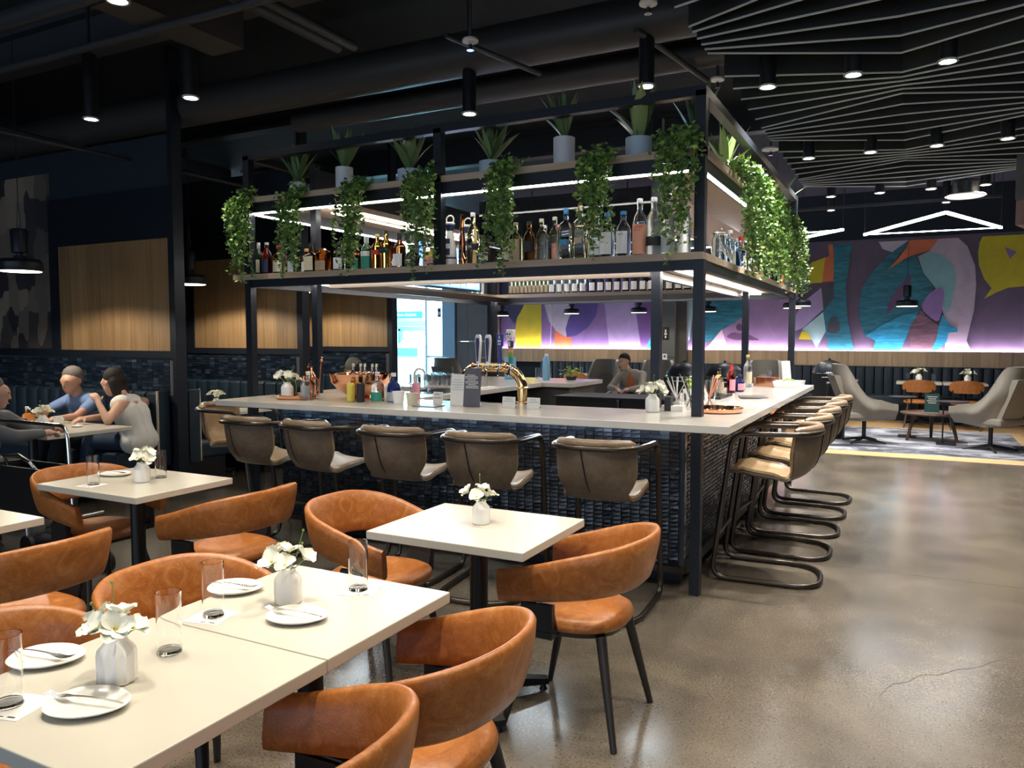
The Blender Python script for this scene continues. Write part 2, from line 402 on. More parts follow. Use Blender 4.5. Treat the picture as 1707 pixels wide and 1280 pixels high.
ob('notice_print', MB().bb(-10.53, -10.46, 16.3435, 16.345, 2.16, 2.23).bb(-10.53, -10.46, 16.3435, 16.345, 2.05, 2.08), 'print_ink', d1, smooth=False)
# concourse beyond
mat('concourse_white', (.9, .93, .94), .6); mat('concourse_cyan', (.15, .55, .68), .4); mat('sign_blue', (.02, .22, .42), .4)
struct('wall_concourse', MB().bb(-17, -8, 21, 21.1, 0, 5.2), 'concourse_white', smooth=False)
struct('wall_concourse_side', MB().bb(-9.8, -9.7, 16.6, 21, 0, 5.2), 'concourse_white', smooth=False)
sg = thing('hanging_sign', 'blue hanging sign with pale French lettering in the concourse beyond the doorway', 'sign')
ob('panel', MB().bb(-15.2, -14.05, 20.86, 20.9, 2.14, 2.36), 'sign_blue', sg, smooth=False)
text("Zone d'activité", .13, 'paper', sg, (-14.65, 20.855, 2.25), (PI/2, 0, 0))
ob('hanger', MB().cyl((-15, 20.88, 2.36), (-15, 20.88, 4.3), .01).cyl((-14.2, 20.88, 2.36), (-14.2, 20.88, 4.3), .01), 'door_alu', sg)
pf = thing('cyan_portal', 'cyan framed portal standing in the bright concourse beyond the doorway', 'door frame')
ob('frame', MB().bb(-14.9, -14.75, 19.9, 20.1, 0, 2.0).bb(-14.9, -13.3, 19.9, 20.1, 1.86, 2.02).bb(-14.6, -14.5, 20.3, 20.45, 0, 1.8).bb(-14.6, -13.4, 20.3, 20.45, 1.72, 1.8), 'concourse_cyan', pf, smooth=False)
ob('crossbar', MB().bb(-14.75, -13.5, 20.12, 20.18, 1.78, 1.85), 'door_alu', pf, smooth=False)
kc = thing('service_desk', 'white concourse desk with a cyan front panel beyond the doorway', 'desk')
ob('body', MB().bb(-14.1, -12.6, 19.2, 19.9, 0, 1.28), 'concourse_white', kc, smooth=False)
ob('front_panel', MB().bb(-13.85, -13.1, 19.18, 19.2, .98, 1.2), 'sky_panel', kc, smooth=False)
ob('canopy', MB().tube([(-14.0, 19.5, 1.28), (-13.7, 19.5, 1.5), (-13.3, 19.5, 1.58), (-12.8, 19.5, 1.52)], .03), 'door_alu', kc)

# ------------------------------------------------------------------ mural wall: printed panels, cove light, oak band
COLS = dict(navy=(.03, .035, .085), yellow=(.55, .47, .012), pale=(.46, .44, .52), indigo=(.075, .055, .22), orange=(.60, .15, .055), lilac=(.34, .27, .47), violet=(.14, .07, .23), cyan=(.02, .32, .50), mint=(.30, .50, .49), teal=(.012, .165, .22), face=(.28, .185, .33), pinkwhite=(.62, .46, .55), plumdark=(.095, .045, .105), lip=(.30, .20, .36), slate=(.05, .058, .072), palelilac=(.45, .38, .46), aqua=(.20, .42, .44), plum=(.12, .055, .14), violetlight=(.26, .16, .38), hair=(.17, .09, .12))
def paint(name, c, streak):
    m, t, b = nt(name); tc = N(t, 'ShaderNodeTexCoord'); mp = N(t, 'ShaderNodeMapping'); mp.inputs['Rotation'].default_value = (0, .5, 0); mp.inputs['Scale'].default_value = (1.2, 1, streak); LK(t, tc, 'Object', mp, 'Vector')
    n = N(t, 'ShaderNodeTexNoise', i_Scale=2.4, i_Detail=6.0, i_Roughness=.65, i_Distortion=.8); LK(t, mp, 'Vector', n, 'Vector')
    amp = .55 if streak > 3 else .16
    r = ramp(t, [(.3, tuple(x*(1-amp) for x in c)), (.55, c), (.75, tuple(min(1, x*(1+amp)+.02*amp) for x in c))]); LK(t, n, 'Fac', r, 'Fac'); LK(t, r, 'Color', b, 'Base Color'); b.inputs['Roughness'].default_value = .55
for k, v in COLS.items(): paint('mural_'+k, v, 7 if k in ('teal', 'hair', 'cyan') else 1)
paint('mural_bg', (.105, .075, .125), 1); paint('mural_bg2', (.19, .125, .29), 1)
MURAL = [
   ('navy',0,[(-8.72,2.24),(-8.91,2.85),(-7.81,3.09),(-8.16,2.23),(-8.33,2.01),(-8.4,1.83)]),
   ('yellow',0,[(-8.16,2.26),(-8.33,1.98),(-8.4,1.61),(-8.36,1.27),(-7.7,1.27),(-7.69,1.77),(-7.7,2.25),(-7.89,3.23)]),
   ('pale',0,[(-7.61,2.25),(-7.71,3.09),(-6.76,3.05),(-6.95,2.24),(-6.86,2.17),(-7.0,1.9),(-7.06,1.53),(-7.27,1.61),(-7.5,1.9)]),
   ('indigo',0,[(-6.83,2.31),(-7.0,1.97),(-7.08,1.72),(-7.05,1.54),(-6.82,1.56),(-6.53,1.75),(-6.34,2.0),(-6.27,2.36),(-6.25,3.16),(-6.76,3.19)]),
   ('orange',0,[(-7.36,1.71),(-7.21,1.6),(-7.06,1.53),(-6.94,1.53),(-6.91,1.27),(-7.36,1.27)]),
   ('lilac',0,[(-6.25,3.16),(-6.13,2.25),(-6.01,1.27),(-5.27,1.27),(-5.43,2.24),(-5.61,3.14)]),
   ('violet',0,[(-5.43,2.24),(-5.61,3.14),(-4.93,3.11),(-4.99,1.75),(-5.16,1.27),(-5.27,1.27)]),
   ('cyan',0,[(-4.91,1.88),(-4.91,1.27),(-5.18,1.27)]),
   ('mint',0,[(-4.35,3.08),(-4.13,3.07),(-4.14,2.06),(-4.2,1.49),(-4.35,1.27)]),
   ('teal',0,[(-4.13,3.07),(-3.03,3.03),(-3.04,1.86),(-3.27,1.8),(-3.67,1.49),(-4.07,1.36)]),
   ('face',0,[(-3.06,3.03),(-1.81,2.97),(-2.04,2.15),(-2.18,1.27),(-3.42,1.27),(-3.53,1.68),(-3.27,1.83),(-3.06,1.99)]),
   ('pinkwhite',0,[(-3.87,1.27),(-3.53,1.69),(-3.39,1.27)]),
   ('plumdark',1,[(-3.46,1.54),(-3.3,1.64),(-3.19,1.6),(-3.05,1.62),(-2.89,1.54),(-2.72,1.46),(-3.08,1.47),(-3.3,1.48)]),
   ('lip',1,[(-3.42,1.48),(-3.08,1.44),(-2.93,1.44),(-3.08,1.33),(-3.26,1.31),(-3.38,1.37)]),
   ('plumdark',1,[(-3.25,1.75),(-3.18,1.83),(-3.1,1.75),(-3.12,1.65),(-3.22,1.67)]),
   ('orange',0,[(-1.5,3.34),(-1.42,3.34),(-1.39,3.1),(-1.38,2.62),(-1.61,2.61),(-1.57,3.08),(-1.48,3.11)]),
   ('yellow',0,[(-1.81,3.0),(-1.55,3.09),(-1.6,2.6),(-1.87,2.59)]),
   ('lilac',0,[(-2.13,1.85),(-1.96,2.21),(-1.61,2.5),(-1.56,2.08),(-1.92,1.72),(-2.13,1.63)]),
   ('mint',0,[(-1.93,1.7),(-1.54,2.05),(-1.51,1.64),(-1.67,1.32),(-1.77,1.49),(-1.96,1.64)]),
   ('teal',0,[(-1.4,3.34),(-1.08,3.34),(-1.11,2.94),(-1.17,2.48),(-1.12,1.9),(-0.99,1.27),(-1.45,1.27),(-1.51,1.67),(-1.57,2.05),(-1.38,2.31)]),
   ('slate',0,[(-1.6,2.5),(-1.38,2.61),(-1.4,2.26),(-1.56,2.05)]),
   ('slate',1,[(-1.38,2.02),(-1.23,1.73),(-1.28,1.61),(-1.42,1.59),(-1.51,1.67)]),
   ('yellow',0,[(-2.01,1.49),(-1.96,1.64),(-1.85,1.64),(-1.77,1.48)]),
   ('pale',0,[(-0.61,3.34),(-0.61,3.34),(-0.09,3.34),(-0.1,3.34),(-0.2,3.24),(-0.37,3.13),(-0.54,3.2)]),
   ('palelilac',0,[(0.25,3.34),(0.7,3.34),(0.85,3.18),(0.98,2.83),(1.01,2.48),(0.99,2.02),(0.89,1.47),(0.96,1.29),(0.55,1.29),(0.53,1.88),(0.37,2.44),(0.16,2.72),(0.06,3.03),(0.26,3.13)]),
   ('aqua',1,[(0.06,3.03),(0.26,3.13),(0.55,2.98),(0.7,2.7),(0.66,2.27),(0.56,1.88),(0.45,2.27),(0.32,2.52),(0.16,2.72)]),
   ('teal',0,[(-0.11,3.34),(-0.45,3.07),(-0.72,2.76),(-0.87,2.48),(-0.93,2.19),(-0.9,1.81),(-0.8,1.55),(-0.61,1.47),(-0.66,1.27),(-0.19,1.27),(-0.04,1.68),(0.11,2.03),(0.34,2.47),(0.14,2.75),(0.02,3.05),(-0.19,2.96),(-0.37,2.91)]),
   ('orange',0,[(-0.1,3.34),(0.41,3.34),(0.39,3.34),(0.25,3.13),(0.03,3.08),(-0.14,3.01),(-0.44,2.8),(-0.24,3.05),(-0.13,3.21)]),
   ('plum',0,[(-0.44,1.95),(-0.42,2.16),(-0.31,2.37),(-0.18,2.57),(0.0,2.76),(-0.1,2.45),(-0.24,2.18)]),
   ('cyan',0,[(-0.8,1.55),(-0.52,1.75),(-0.16,1.95),(0.09,2.0),(-0.04,1.68),(-0.19,1.27),(-0.66,1.27),(-0.62,1.47)]),
   ('violetlight',1,[(0.12,2.08),(0.23,2.31),(0.37,2.43),(0.47,2.45),(0.51,2.35),(0.49,2.08),(0.44,1.79),(0.29,1.89)]),
   ('hair',0,[(0.13,2.04),(0.29,1.86),(0.44,1.75),(0.38,1.29),(-0.02,1.28),(-0.05,1.71)]),
   ('cyan',0,[(0.49,1.95),(0.63,1.75),(0.74,1.7),(0.74,1.63),(0.6,1.61),(0.57,1.44),(0.43,1.29),(0.32,1.29),(0.4,1.47),(0.44,1.75)]),
   ('yellow',0,[(1.08,3.34),(1.37,3.34),(1.91,3.34),(1.94,2.45),(1.5,2.41),(1.32,2.33),(1.14,2.22),(1.2,2.33),(1.25,2.41),(1.13,2.58),(1.04,2.83),(1.02,3.07),(1.04,3.23)]),
   ('violetlight',0,[(1.42,3.14),(1.61,3.04),(1.51,2.92)]),
]
mu = thing('mural', 'huge abstract purple, teal and yellow mural with lips across the back wall', 'mural')
ob('backing', MB().bb(-8.78, 6.5, 16.385, 16.399, 1.2, 3.40), 'mural_bg', mu, smooth=False)
ob('backing', MB().bb(-8.78, -4.6, 16.383, 16.385, 1.27, 3.40), 'mural_bg2', mu, smooth=False)
yl = 16.382
for col, s, pts in MURAL:
    if s: pts = chaikin(pts, 2)
    n = len(pts); y0 = yl; yl -= .0008
    m = MB(); m.v = [(x, y0, z) for x, z in pts]; m.f = [tuple(range(n))]
    ob('painted_shape', m, 'mural_'+col, mu, smooth=False)
ob('white_line', MB().tube([(-7.45, 16.345, 1.28), (-7.43, 16.345, 1.8), (-7.46, 16.345, 2.4)], .008, 5), 'baffle_edge', mu)
tag(ob('cove_light', MB().bb(-8.7, 6.4, 16.30, 16.335, 1.215, 1.225), 'led_lilac', smooth=False), 'lilac white cove light strip running along the foot of the mural', 'cove light')
ob_ = bpy.data.objects.new('trim_1', None); C.objects.link(ob_); ob_['kind'] = 'structure'
random.seed(3); x = -8.8
while x < 6.4:
    wd = random.choice((.14, .2, .26, .3)); ob('plank', MB().bb(x+.002, min(x+wd, 6.5)-.002, 16.24, 16.27, .96, 1.262), 'oak_band', ob_, smooth=False); x += wd
ob('backing_strip', MB().bb(-8.8, 6.5, 16.27, 16.28, .96, 1.258), 'oak_band', ob_, smooth=False)
ob('ledge', MB().bb(-8.8, 6.5, 16.27, 16.36, .96, 1.21), 'oak_band', ob_, smooth=False)
# grey clad column in front of the mural, with a restroom plate and a switch
cl = struct('wall_column', MB().bb(-4.84, -4.42, 16.0, 16.235, 0, 4.3), 'grey_column', smooth=False)
ob('cladding_panel', MB().bb(-4.42, -4.2, 16.1, 16.235, 0, 4.3), 'slate_panel', cl, smooth=False)
ob('joint', MB().bb(-4.845, -4.415, 15.998, 16.0, 1.10, 1.112), 'black_metal', cl, smooth=False)
pl_ = thing('restroom_plate', 'small black restroom sign with white symbols on the grey column', 'sign')
ob('plate', MB().bb(-4.68, -4.55, 15.98, 15.999, 1.48, 1.74), 'black_metal', pl_, smooth=False)
ob('symbol', MB().bb(-4.63, -4.60, 15.978, 15.98, 1.62, 1.69).bb(-4.645, -4.585, 15.978, 15.98, 1.58, 1.61).bb(-4.63, -4.60, 15.978, 15.98, 1.51, 1.56), 'paper', pl_, smooth=False)
sw = thing('wall_switch', 'white thermostat plate on the grey column below the sign', 'switch')
ob('plate', MB().bb(-4.68, -4.58, 15.985, 15.999, 1.05, 1.18), 'paper', sw, smooth=False); ob('display', MB().bb(-4.65, -4.61, 15.983, 15.985, 1.10, 1.15), 'slate_panel', sw, smooth=False)
# soffit at the far side by the mural
mat('soffit_paint', (.24, .155, .14), .7)
struct('wall_soffit', MB().prism([(.92, 9.7), (6.5, 9.4), (6.5, 11.2), (1.35, 11.2)], 2.98, 4.3), 'slate_panel', smooth=False)
struct('trim_soffit', MB().prism([(.94, 9.8), (1.2, 9.78), (1.5, 11.1), (1.36, 11.1)], 2.72, 2.98), 'soffit_paint', smooth=False)

# ------------------------------------------------------------------ long banquette under the mural
def channel_back(name, x0, x1, yb, yf, z0, z1, pitch, m, parent):
    """upright tufted channels; yb wall side, yf cushion face"""
    n = max(1, round((x1-x0)/pitch)); p = (x1-x0)/n; d = yf-yb
    prof = [(-.5, .55), (-.44, .84), (-.25, .97), (0, 1), (.25, .97), (.44, .84), (.5, .55)]
    me = None; r = None
    for k in range(n):
        if me is None:
            b = MB(); rs = []
            for t, q in prof: rs.append([(t*p*.985, 0, z0), (t*p*.985, d*q, z0), (t*p*.985, d*q, z1-.02), (t*p*.985, d*q*.8, z1), (t*p*.985, 0, z1)])
            b.rings(rs, True, True); r = ob(name, b, m, parent, (x0+p*(k+.5), yb, 0)); me = r.data
        else: link(name, me, None, parent, (x0+p*(k+.5), yb, 0))
for xa, xb, d in ((-4.14, 5.0, 'long dark blue channel tufted banquette under the mural, right of the grey column'), (-7.6, -4.9, 'dark blue channel tufted banquette under the mural, left of the grey column')):
    bq = thing('banquette', d, 'banquette')
    channel_back('channel', xa, xb, 16.235, 16.09, .46, .98, .16, 'banquette_blue', bq)
    bev(ob('seat', MB().bb(xa, xb, 15.66, 16.2, .30, .46), 'banquette_blue', bq, smooth=False), .03, 3)
    ob('base', MB().bb(xa, xb, 15.78, 16.2, 0, .30), 'black_metal', bq, smooth=False)

# ------------------------------------------------------------------ booth dividers on the left
TW, TH = .078, .028
def tile_mesh(w, h):
    b = MB(); x, z = w/2-.002, h/2-.0018
    b.add([(-x, 0, -z), (x, 0, -z), (x, 0, z), (-x, 0, z), (-x*.97, -.005, -z*.90), (x*.97, -.006, -z*.90), (x*.97, -.005, z*.90), (-x*.97, -.0065, z*.90)],
          [(4, 5, 6, 7), (0, 1, 5, 4), (1, 2, 6, 5), (2, 3, 7, 6), (3, 0, 4, 7)])
    me = b.mesh('tile', False); return me
def tile_field(parent, w, h, org, du, nrm, nsing=0, seed=1, tw=.062, th=.026):
    """tiles on the plane through org, along unit du and up, facing nrm; first nsing (from the top) single objects"""
    rnd = random.Random(seed); du = Vector(du); nv = Vector(nrm); org = Vector(org); nc = int(w/tw); nr = int(h/th)
    me = tile_mesh(tw, th); me.materials.append(MATS['navy_tile']); rz = math.atan2(du.y, du.x)
    big = MB(); cnt = 0
    for r in range(nr-1, -1, -1):
        for c in range(nc):
            p = org+du*(tw*(c+.5))+Vector((0, 0, th*(r+.5))); tilt = (rnd.gauss(0, .035), 0, rz+rnd.gauss(0, .03))
            out = nv*rnd.uniform(0, .004)
            if cnt < nsing: o = link('tile', me, None, parent, p+out, tilt)
            else:
                M = Matrix.Rotation(tilt[2], 3, 'Z') @ Matrix.Rotation(tilt[0], 3, 'X')
                big.add([p+out+M @ v.co for v in me.vertices], [tuple(f.vertices) for f in me.polygons])
            cnt += 1
    if big.v:
        o = link('small_tiles', big.mesh('small_tiles', False), 'navy_tile', parent); o['kind'] = 'stuff'
mat('grout', (.05, .056, .064), .7)
mat('trim_tan', (.42, .35, .27), .5)
for k, Y in enumerate((5.2, 6.96, 8.72)):
    wl = struct('wall_booth', MB().bb(-10.1, -6.40, Y+.02, Y+.12, 0, 3.5), 'dark_navy', smooth=False)
    ob('wallpaper', MB().bb(-10.08, -8.32, Y+.012, Y+.02, 1.41, 3.3), 'geometric_wallpaper', wl, smooth=False)
    ob('frame', MB().bb(-8.32, -8.18, Y-.02, Y+.02, 1.36, 3.0).bb(-6.44, -6.40, Y-.02, Y+.02, 1.34, 3.0).bb(-8.18, -6.44, Y-.02, Y+.02, 2.50, 3.0).bb(-10.08, -6.40, Y-.03, Y+.02, 1.33, 1.40), 'black_steel', wl, smooth=False)
    random.seed(11+k); x = -8.18
    while x < -6.45:
        wd = random.choice((.16, .21, .26)); x1 = min(x+wd, -6.44)
        ob('plank', MB().bb(x+.001, x1-.001, Y-.005, Y+.02, 1.40, 2.50), 'oak_panel', wl, smooth=False); x = x1+1e-6
        if x > -6.45: break
    ob('grout', MB().bb(-10.08, -6.42, Y, Y+.02, .9, 1.33), 'grout', wl, smooth=False)
    tile_field(wl, 3.56, .40, (-10.0, Y-.001, .92), (1, 0, 0), (0, -1, 0), 0, 20+k, .080, .030)
    cp = struct('wall_booth_post', MB().bb(-6.40, -6.345, Y-.03, Y+.09, 0, 4.3), 'black_steel', smooth=False)
def bench(loc_y, face, x0, x1, label):
    t = thing('booth_bench', label, 'bench')
    s = -1 if face < 0 else 1; yb = loc_y
    channel_back('channel', x0, x1, yb, yb+s*.13, .44, 1.0, .19, 'navy_leather', t)
    bev(ob('seat', MB().bb(x0, x1, yb+s*.10, yb+s*.56, .30, .46), 'navy_leather', t, smooth=False), .025, 3)
    ob('base', MB().bb(x0, x1-.03, yb, yb+s*.48, 0, .30), 'black_metal', t, smooth=False)
    ob('end_panel', MB().bb(x1, x1+.015, yb, yb+s*.125, .28, 1.01), 'navy_leather', t, smooth=False)
    ob('end_trim', MB().bb(x1, x1+.018, yb+s*.125, yb+s*.14, .28, 1.015), 'trim_tan', t, smooth=False)
bench(5.165, -1, -9.6, -6.47, 'navy tufted booth bench behind the seated couple')
bench(5.34, 1, -9.6, -6.40, 'navy booth bench backing onto the seated couple, its end by the walkway')
bench(6.925, -1, -9.6, -6.47, 'navy tufted bench against the second booth divider')
bench(7.10, 1, -9.6, -6.40, 'navy bench on the far side of the second booth divider')
bench(8.685, -1, -9.6, -6.47, 'navy tufted bench against the third booth divider')

# ------------------------------------------------------------------ ceiling baffles
KO = [0, .11, .21, .31, .41, .53, .84, 1.16, 1.47, 1.80, 2.13]
LO = [-.49, -.18, .12, .43, .75, 1.06, 1.15, 1.27, 1.38, 1.47, 1.55]
struct('ceiling_drop', MB().bb(-1.2, 6.5, -7, 11.5, 3.72, 4.3), 'ceiling_paint', smooth=False)
def baffle(pts):
    t = thing('ceiling_baffle', 'dark zigzag felt ceiling baffle with a pale lower edge over the walkway', 'ceiling baffle', group='zigzag baffles over the walkway')
    w = .012; z0, z1 = 3.412, 3.66
    def wall(w, z0, z1):
        rs = []
        for x, y in pts: rs.append([(x, y-w, z0), (x, y+w, z0), (x, y+w, z1), (x, y-w, z1)])
        return MB().rings(rs)
    ob('blade', wall(.008, z0, z1), 'baffle_felt', t, smooth=False); ob('edge_strip', wall(.0042, 3.402, z0), 'baffle_edge', t, smooth=False)
for p in (-2, -1, 0, 1):
    for a, b in zip(KO, LO):
        yk = 6.23+a+2.55*p; yl_ = 6.23+b+2.55*p
        if yk < 3.4 or max(yk, yl_) > 11.3: continue
        baffle([(-1.25, yl_), (-.115, yk), (1.02, yl_), (2.155, yk), (3.29, yl_)])

# ------------------------------------------------------------------ downlights, discs, ducts, pipes
dl_me = {}
def downlight(x, y, z, label, energy=55, col=WARM, size=72, can=.5, group=None):
    t = thing('downlight', label, 'downlight', (x, y, z), 0, group)
    for nm, mk, m in (('can', lambda: MB().lathe([(.055, .005), (.055, can), (.05, can+.01)], 20), 'black_metal'), ('reflector', lambda: MB().lathe([(.062, -.004), (.062, .006), (.042, .018), (.036, .018), (.05, -.004)], 20, cap=False), 'disc_white'), ('lens', lambda: MB().lathe([(.040, -.003), (.040, .004)], 16), 'lamp_glow')):
        key = (nm, can)
        if key not in dl_me: dl_me[key] = ob(nm, mk(), m, t).data
        else: link(nm, dl_me[key], None, t)
    ob('stem', MB().cyl((0, 0, can), (0, 0, (4.3 if x < -1.25 or y > 11.5 else 3.72)-z), .012), 'black_metal', t)
    lamp('SPOT', (0, 0, -.012), energy, col, t, spot_size=R(size), spot_blend=.9, shadow_soft_size=.05)
    return t
downlight(-5.96, 4.10, 3.3, 'lit downlight left of the pair over the booths', 30)
downlight(-4.78, 4.08, 3.3, 'lit downlight right of the pair over the booths', 45)
downlight(-3.16, 5.38, 3.3, 'lit downlight hanging above the middle of the bar canopy', 40)
downlight(-1.71, 5.37, 3.3, 'bright lit downlight hanging above the corner of the bar canopy', 40)
for r, (y, n) in enumerate(((5.78, 3), (8.24, 4), (10.6, 4))):
    for k in range(n):
        downlight(-.955+.555*k, y, 3.3, '%s lit downlight from the bar in the %s row between the baffles' % (ORD[k], ('nearer', 'middle', 'farther')[r]), 150, NEUT, 122, can=.4)
for k, (x, y) in enumerate(((-3.75, 2.75), (-2.55, 2.75), (-1.45, 2.55), (-.05, 2.75), (-3.4, 1.2), (-2.2, 1.5), (-1.2, 1.15), (.4, 1.1), (-.1, 4.0), (.7, 3.2), (1.1, 4.9))):
    downlight(x, y, 3.3, 'warm downlight overhead above the dining tables', 66, WARM, 112, group='downlights above the dining tables')
for k, x in enumerate((-6.5, -4.6, -2.9, -1.2, .4)):
    downlight(x, 13.4, 3.55, 'black downlight high over the carpeted lounge', 150, NEUT, 95, group='downlights over the lounge')
def disc(x, y, z, r, label, stem=0):
    t = thing('ceiling_disc', label, 'sprinkler')
    ob('plate', MB().lathe([(r*.9, .02), (r, .008), (r*.96, 0), (r*.3, -.004)], 24, (x, y, z)), 'disc_white', t)
    ob('head', MB().cyl((x, y, z), (x, y, z-.05), .012).lathe([(.025, -.055), (.025, -.05)], 10, (x, y, z)), 'chrome', t)
    ob('stem', MB().cyl((x, y, z+.01), (x, y, 4.3), .012), 'pipe_paint', t)
disc(-.14, 6.33, 3.48, .085, 'large pale sprinkler disc between the nearer baffles')
disc(-.14, 9.10, 3.48, .085, 'pale sprinkler disc between the farther baffles')
disc(-2.67, 4.56, 3.5, .055, 'grey sprinkler disc above the left half of the bar')
disc(-1.44, 4.54, 3.5, .055, 'grey sprinkler disc at the top edge beside the baffles')
disc(-1.38, 6.1, 3.5, .055, 'pale sprinkler disc just above the canopy corner')
disc(-1.34, 8.37, 3.45, .09, 'pale round sprinkler disc beside the far canopy corner')
ds = thing('dome_speaker', 'black drum pendant with a wide pale disc below, near the soffit', 'speaker', (.52, 10.74, 3.2))
ob('drum', MB().lathe([(.13, .02), (.14, .05), (.14, .18), (.12, .195)], 24), 'black_metal', ds); ob('disc', MB().lathe([(.2, 0), (.22, .01), (.2, .025), (.13, .03)], 28), 'disc_white', ds); ob('stem', MB().cyl((0, 0, .19), (0, 0, .52), .012), 'black_metal', ds)
def pipe(name, label, pts, r, m='pipe_paint', n=14):
    tag(ob(name, MB().tube(pts, r, n), m), label, name.split('_')[-1])
pipe('air_duct', 'thick dark round air duct crossing above the bar canopy', [(-9.8, 5.42, 3.78), (-1.24, 5.42, 3.78)], .17, 'duct_paint', 20)
pipe('air_duct', 'slimmer grey round duct behind the thick one, above the canopy', [(-5.6, 6.1, 3.72), (-1.3, 6.1, 3.72)], .11, 'disc_white' if 0 else 'duct_paint', 18)
pipe('sprinkler_pipe', 'dark sprinkler pipe crossing the upper left corner', [(-9.9, 3.17, 3.66), (-1.0, 3.17, 3.66)], .06)
pipe('conduit_pipe', 'thin conduit crossing below the corner sprinkler pipe', [(-9.9, 3.62, 3.6), (-1.2, 3.62, 3.6)], .025)
pipe('conduit_pipe', 'second thin conduit beside the first over the booths', [(-9.9, 3.68, 3.62), (-1.2, 3.68, 3.62)], .018)
pipe('branch_pipe', 'dark branch pipe running away above the bar stools', [(-3.69, 3.0, 3.66), (-3.69, 4.62, 3.66)], .035)
pipe('branch_pipe', 'dark branch pipe parallel to the first, nearer the duct box', [(-3.95, 3.0, 3.74), (-3.95, 4.75, 3.74)], .045)
pipe('branch_pipe', 'thin angled branch pipe dropping to the sprinkler by the baffles', [(-1.74, 5.22, 3.64), (-1.49, 6.24, 3.56)], .022)
pipe('branch_pipe', 'thin branch pipe above the tall potted plant', [(-2.95, 4.7, 3.64), (-2.6, 5.5, 3.56)], .02)
pipe('conduit_pipe', 'long thin conduit running over the booths to the back', [(-8.1, 2.5, 3.62), (-8.3, 9.3, 3.62)], .025)
pipe('conduit_pipe', 'long pale conduit close to the left wall over the booths', [(-7.0, 3.0, 3.3), (-7.0, 9.2, 3.3)], .02)
tag(ob('duct_box', MB().bb(-4.72, -4.40, 3.26, 4.24, 3.64, 4.25), 'duct_paint', smooth=False), 'brown rectangular duct dropping from the ceiling above the stools', 'duct')
for k, y in enumerate((4.35, 6.9, 9.6)):
    tag(ob('ceiling_beam', MB().bb(-10, -1.2, y-.09, y+.09, 3.95, 4.0).bb(-10, -1.2, y-.01, y+.01, 4.0, 4.26).bb(-10, -1.2, y-.09, y+.09, 4.25, 4.3), 'pipe_paint', smooth=False), '%s dark steel beam back from the dining tables under the ceiling' % ORD[k], 'beam')
tb = thing('track_rail', 'black lighting track along the top of the mural wall', 'track')
ob('rail', MB().bb(-4, 1.0, 12.0, 12.04, 3.36, 3.40), 'black_metal', tb, smooth=False)
for x in (-3, -.9, .9): ob('hanger', MB().cyl((x, 12.02, 3.4), (x, 12.02, 4.3), .008), 'black_metal', tb)
# triangle linear lights
def tri_light(p, label):
    t = thing('linear_light', label, 'linear light'); z = p[0][2]
    for a, b, wd, m in ((0, 1, .016, 'led_cool'), (1, 2, .016, 'led_cool'), (2, 0, .005, 'led_cool')):
        A, B = Vector(p[a]), Vector(p[b]); d = B-A
        ob('bar', MB().box((A+B)/2, (d.length, wd*2, .03 if wd > .01 else .012), math.atan2(d.y, d.x)), m, t, smooth=False)
    for q_ in p: ob('wire', MB().cyl(q_, (q_[0], q_[1], 3.72 if q_[1] < 11.5 and q_[0] > -1.2 else 4.29), .003, n=5), 'black_metal', t)
tri_light([(-.63, 12.0, 2.97), (.31, 10.3, 2.97), (1.0, 12.05, 2.97)], 'bright white triangular linear light hanging before the mural')
tri_light([(-.86, 11.3, 2.97), (-1.9, 12.5, 2.97), (-1.95, 11.6, 2.97)], 'white triangular linear light partly behind the hanging ivy')
# pendants
def pendant(x, y, z, label, s=1.0, energy=14, group=None):
    t = thing('pendant_lamp', label, 'pendant lamp', (x, y, z), 0, group)
    ob('shade', MB().lathe([(.165*s, 0), (.175*s, .015), (.175*s, .07*s), (.15*s, .10*s), (.05*s, .11*s), (.045*s, .13*s)], 32), 'black_steel', t)
    ob('neck', MB().lathe([(.025*s, .12*s), (.025*s, .15*s), (.062*s, .16*s), (.068*s, .34*s), (.055*s, .36*s)], 24), 'black_steel', t)
    ob('diffuser', MB().lathe([(.16*s, -.004), (.16*s, .012)], 32), 'pendant_glow', t)
    for dx in (-.03, .03): ob('cord', MB().tube([(dx*s, 0, .36*s), (0, 0, .62*s), (0, 0, 4.3-z)], .004, 5), 'pipe_paint', t)
    lamp('SPOT', (0, 0, -.03), energy, WARM, t, spot_size=R(154), spot_blend=.25, shadow_soft_size=.06)
pendant(-7.17, 4.2, 2.13, 'wide black pendant lamp glowing over the seated couple', 1.05, 42)
pendant(-7.27, 6.13, 2.13, 'black pendant lamp over the second booth', 1.05, 42)
pendant(-7.27, 7.85, 2.13, 'black pendant lamp over the third booth behind the bar post', 1.05, 42)
pendant(-.09, 14.9, 2.06, 'black pendant lamp hanging in front of the ringed mural shape', 1, 12)
pendant(-6.43, 15.2, 2.03, 'black pendant lamp in front of the indigo mural shape', .95, 10)
pendant(-4.95, 15.2, 2.03, 'black pendant lamp before the lilac mural stripe left of the column', .95, 10)
pendant(-3.55, 15.2, 2.03, 'black pendant lamp before the teal mural shape behind the corner post', .95, 10)
pendant(-1.95, 14.9, 2.06, 'black pendant lamp just left of the far canopy post', .95, 10)
pendant(-1.72, 14.2, 2.07, 'black pendant lamp just right of the far canopy post', .95, 10)
pendant(-8.0, 15.0, 2.0, 'black pendant lamp beside the slate wall panels', .9, 8)
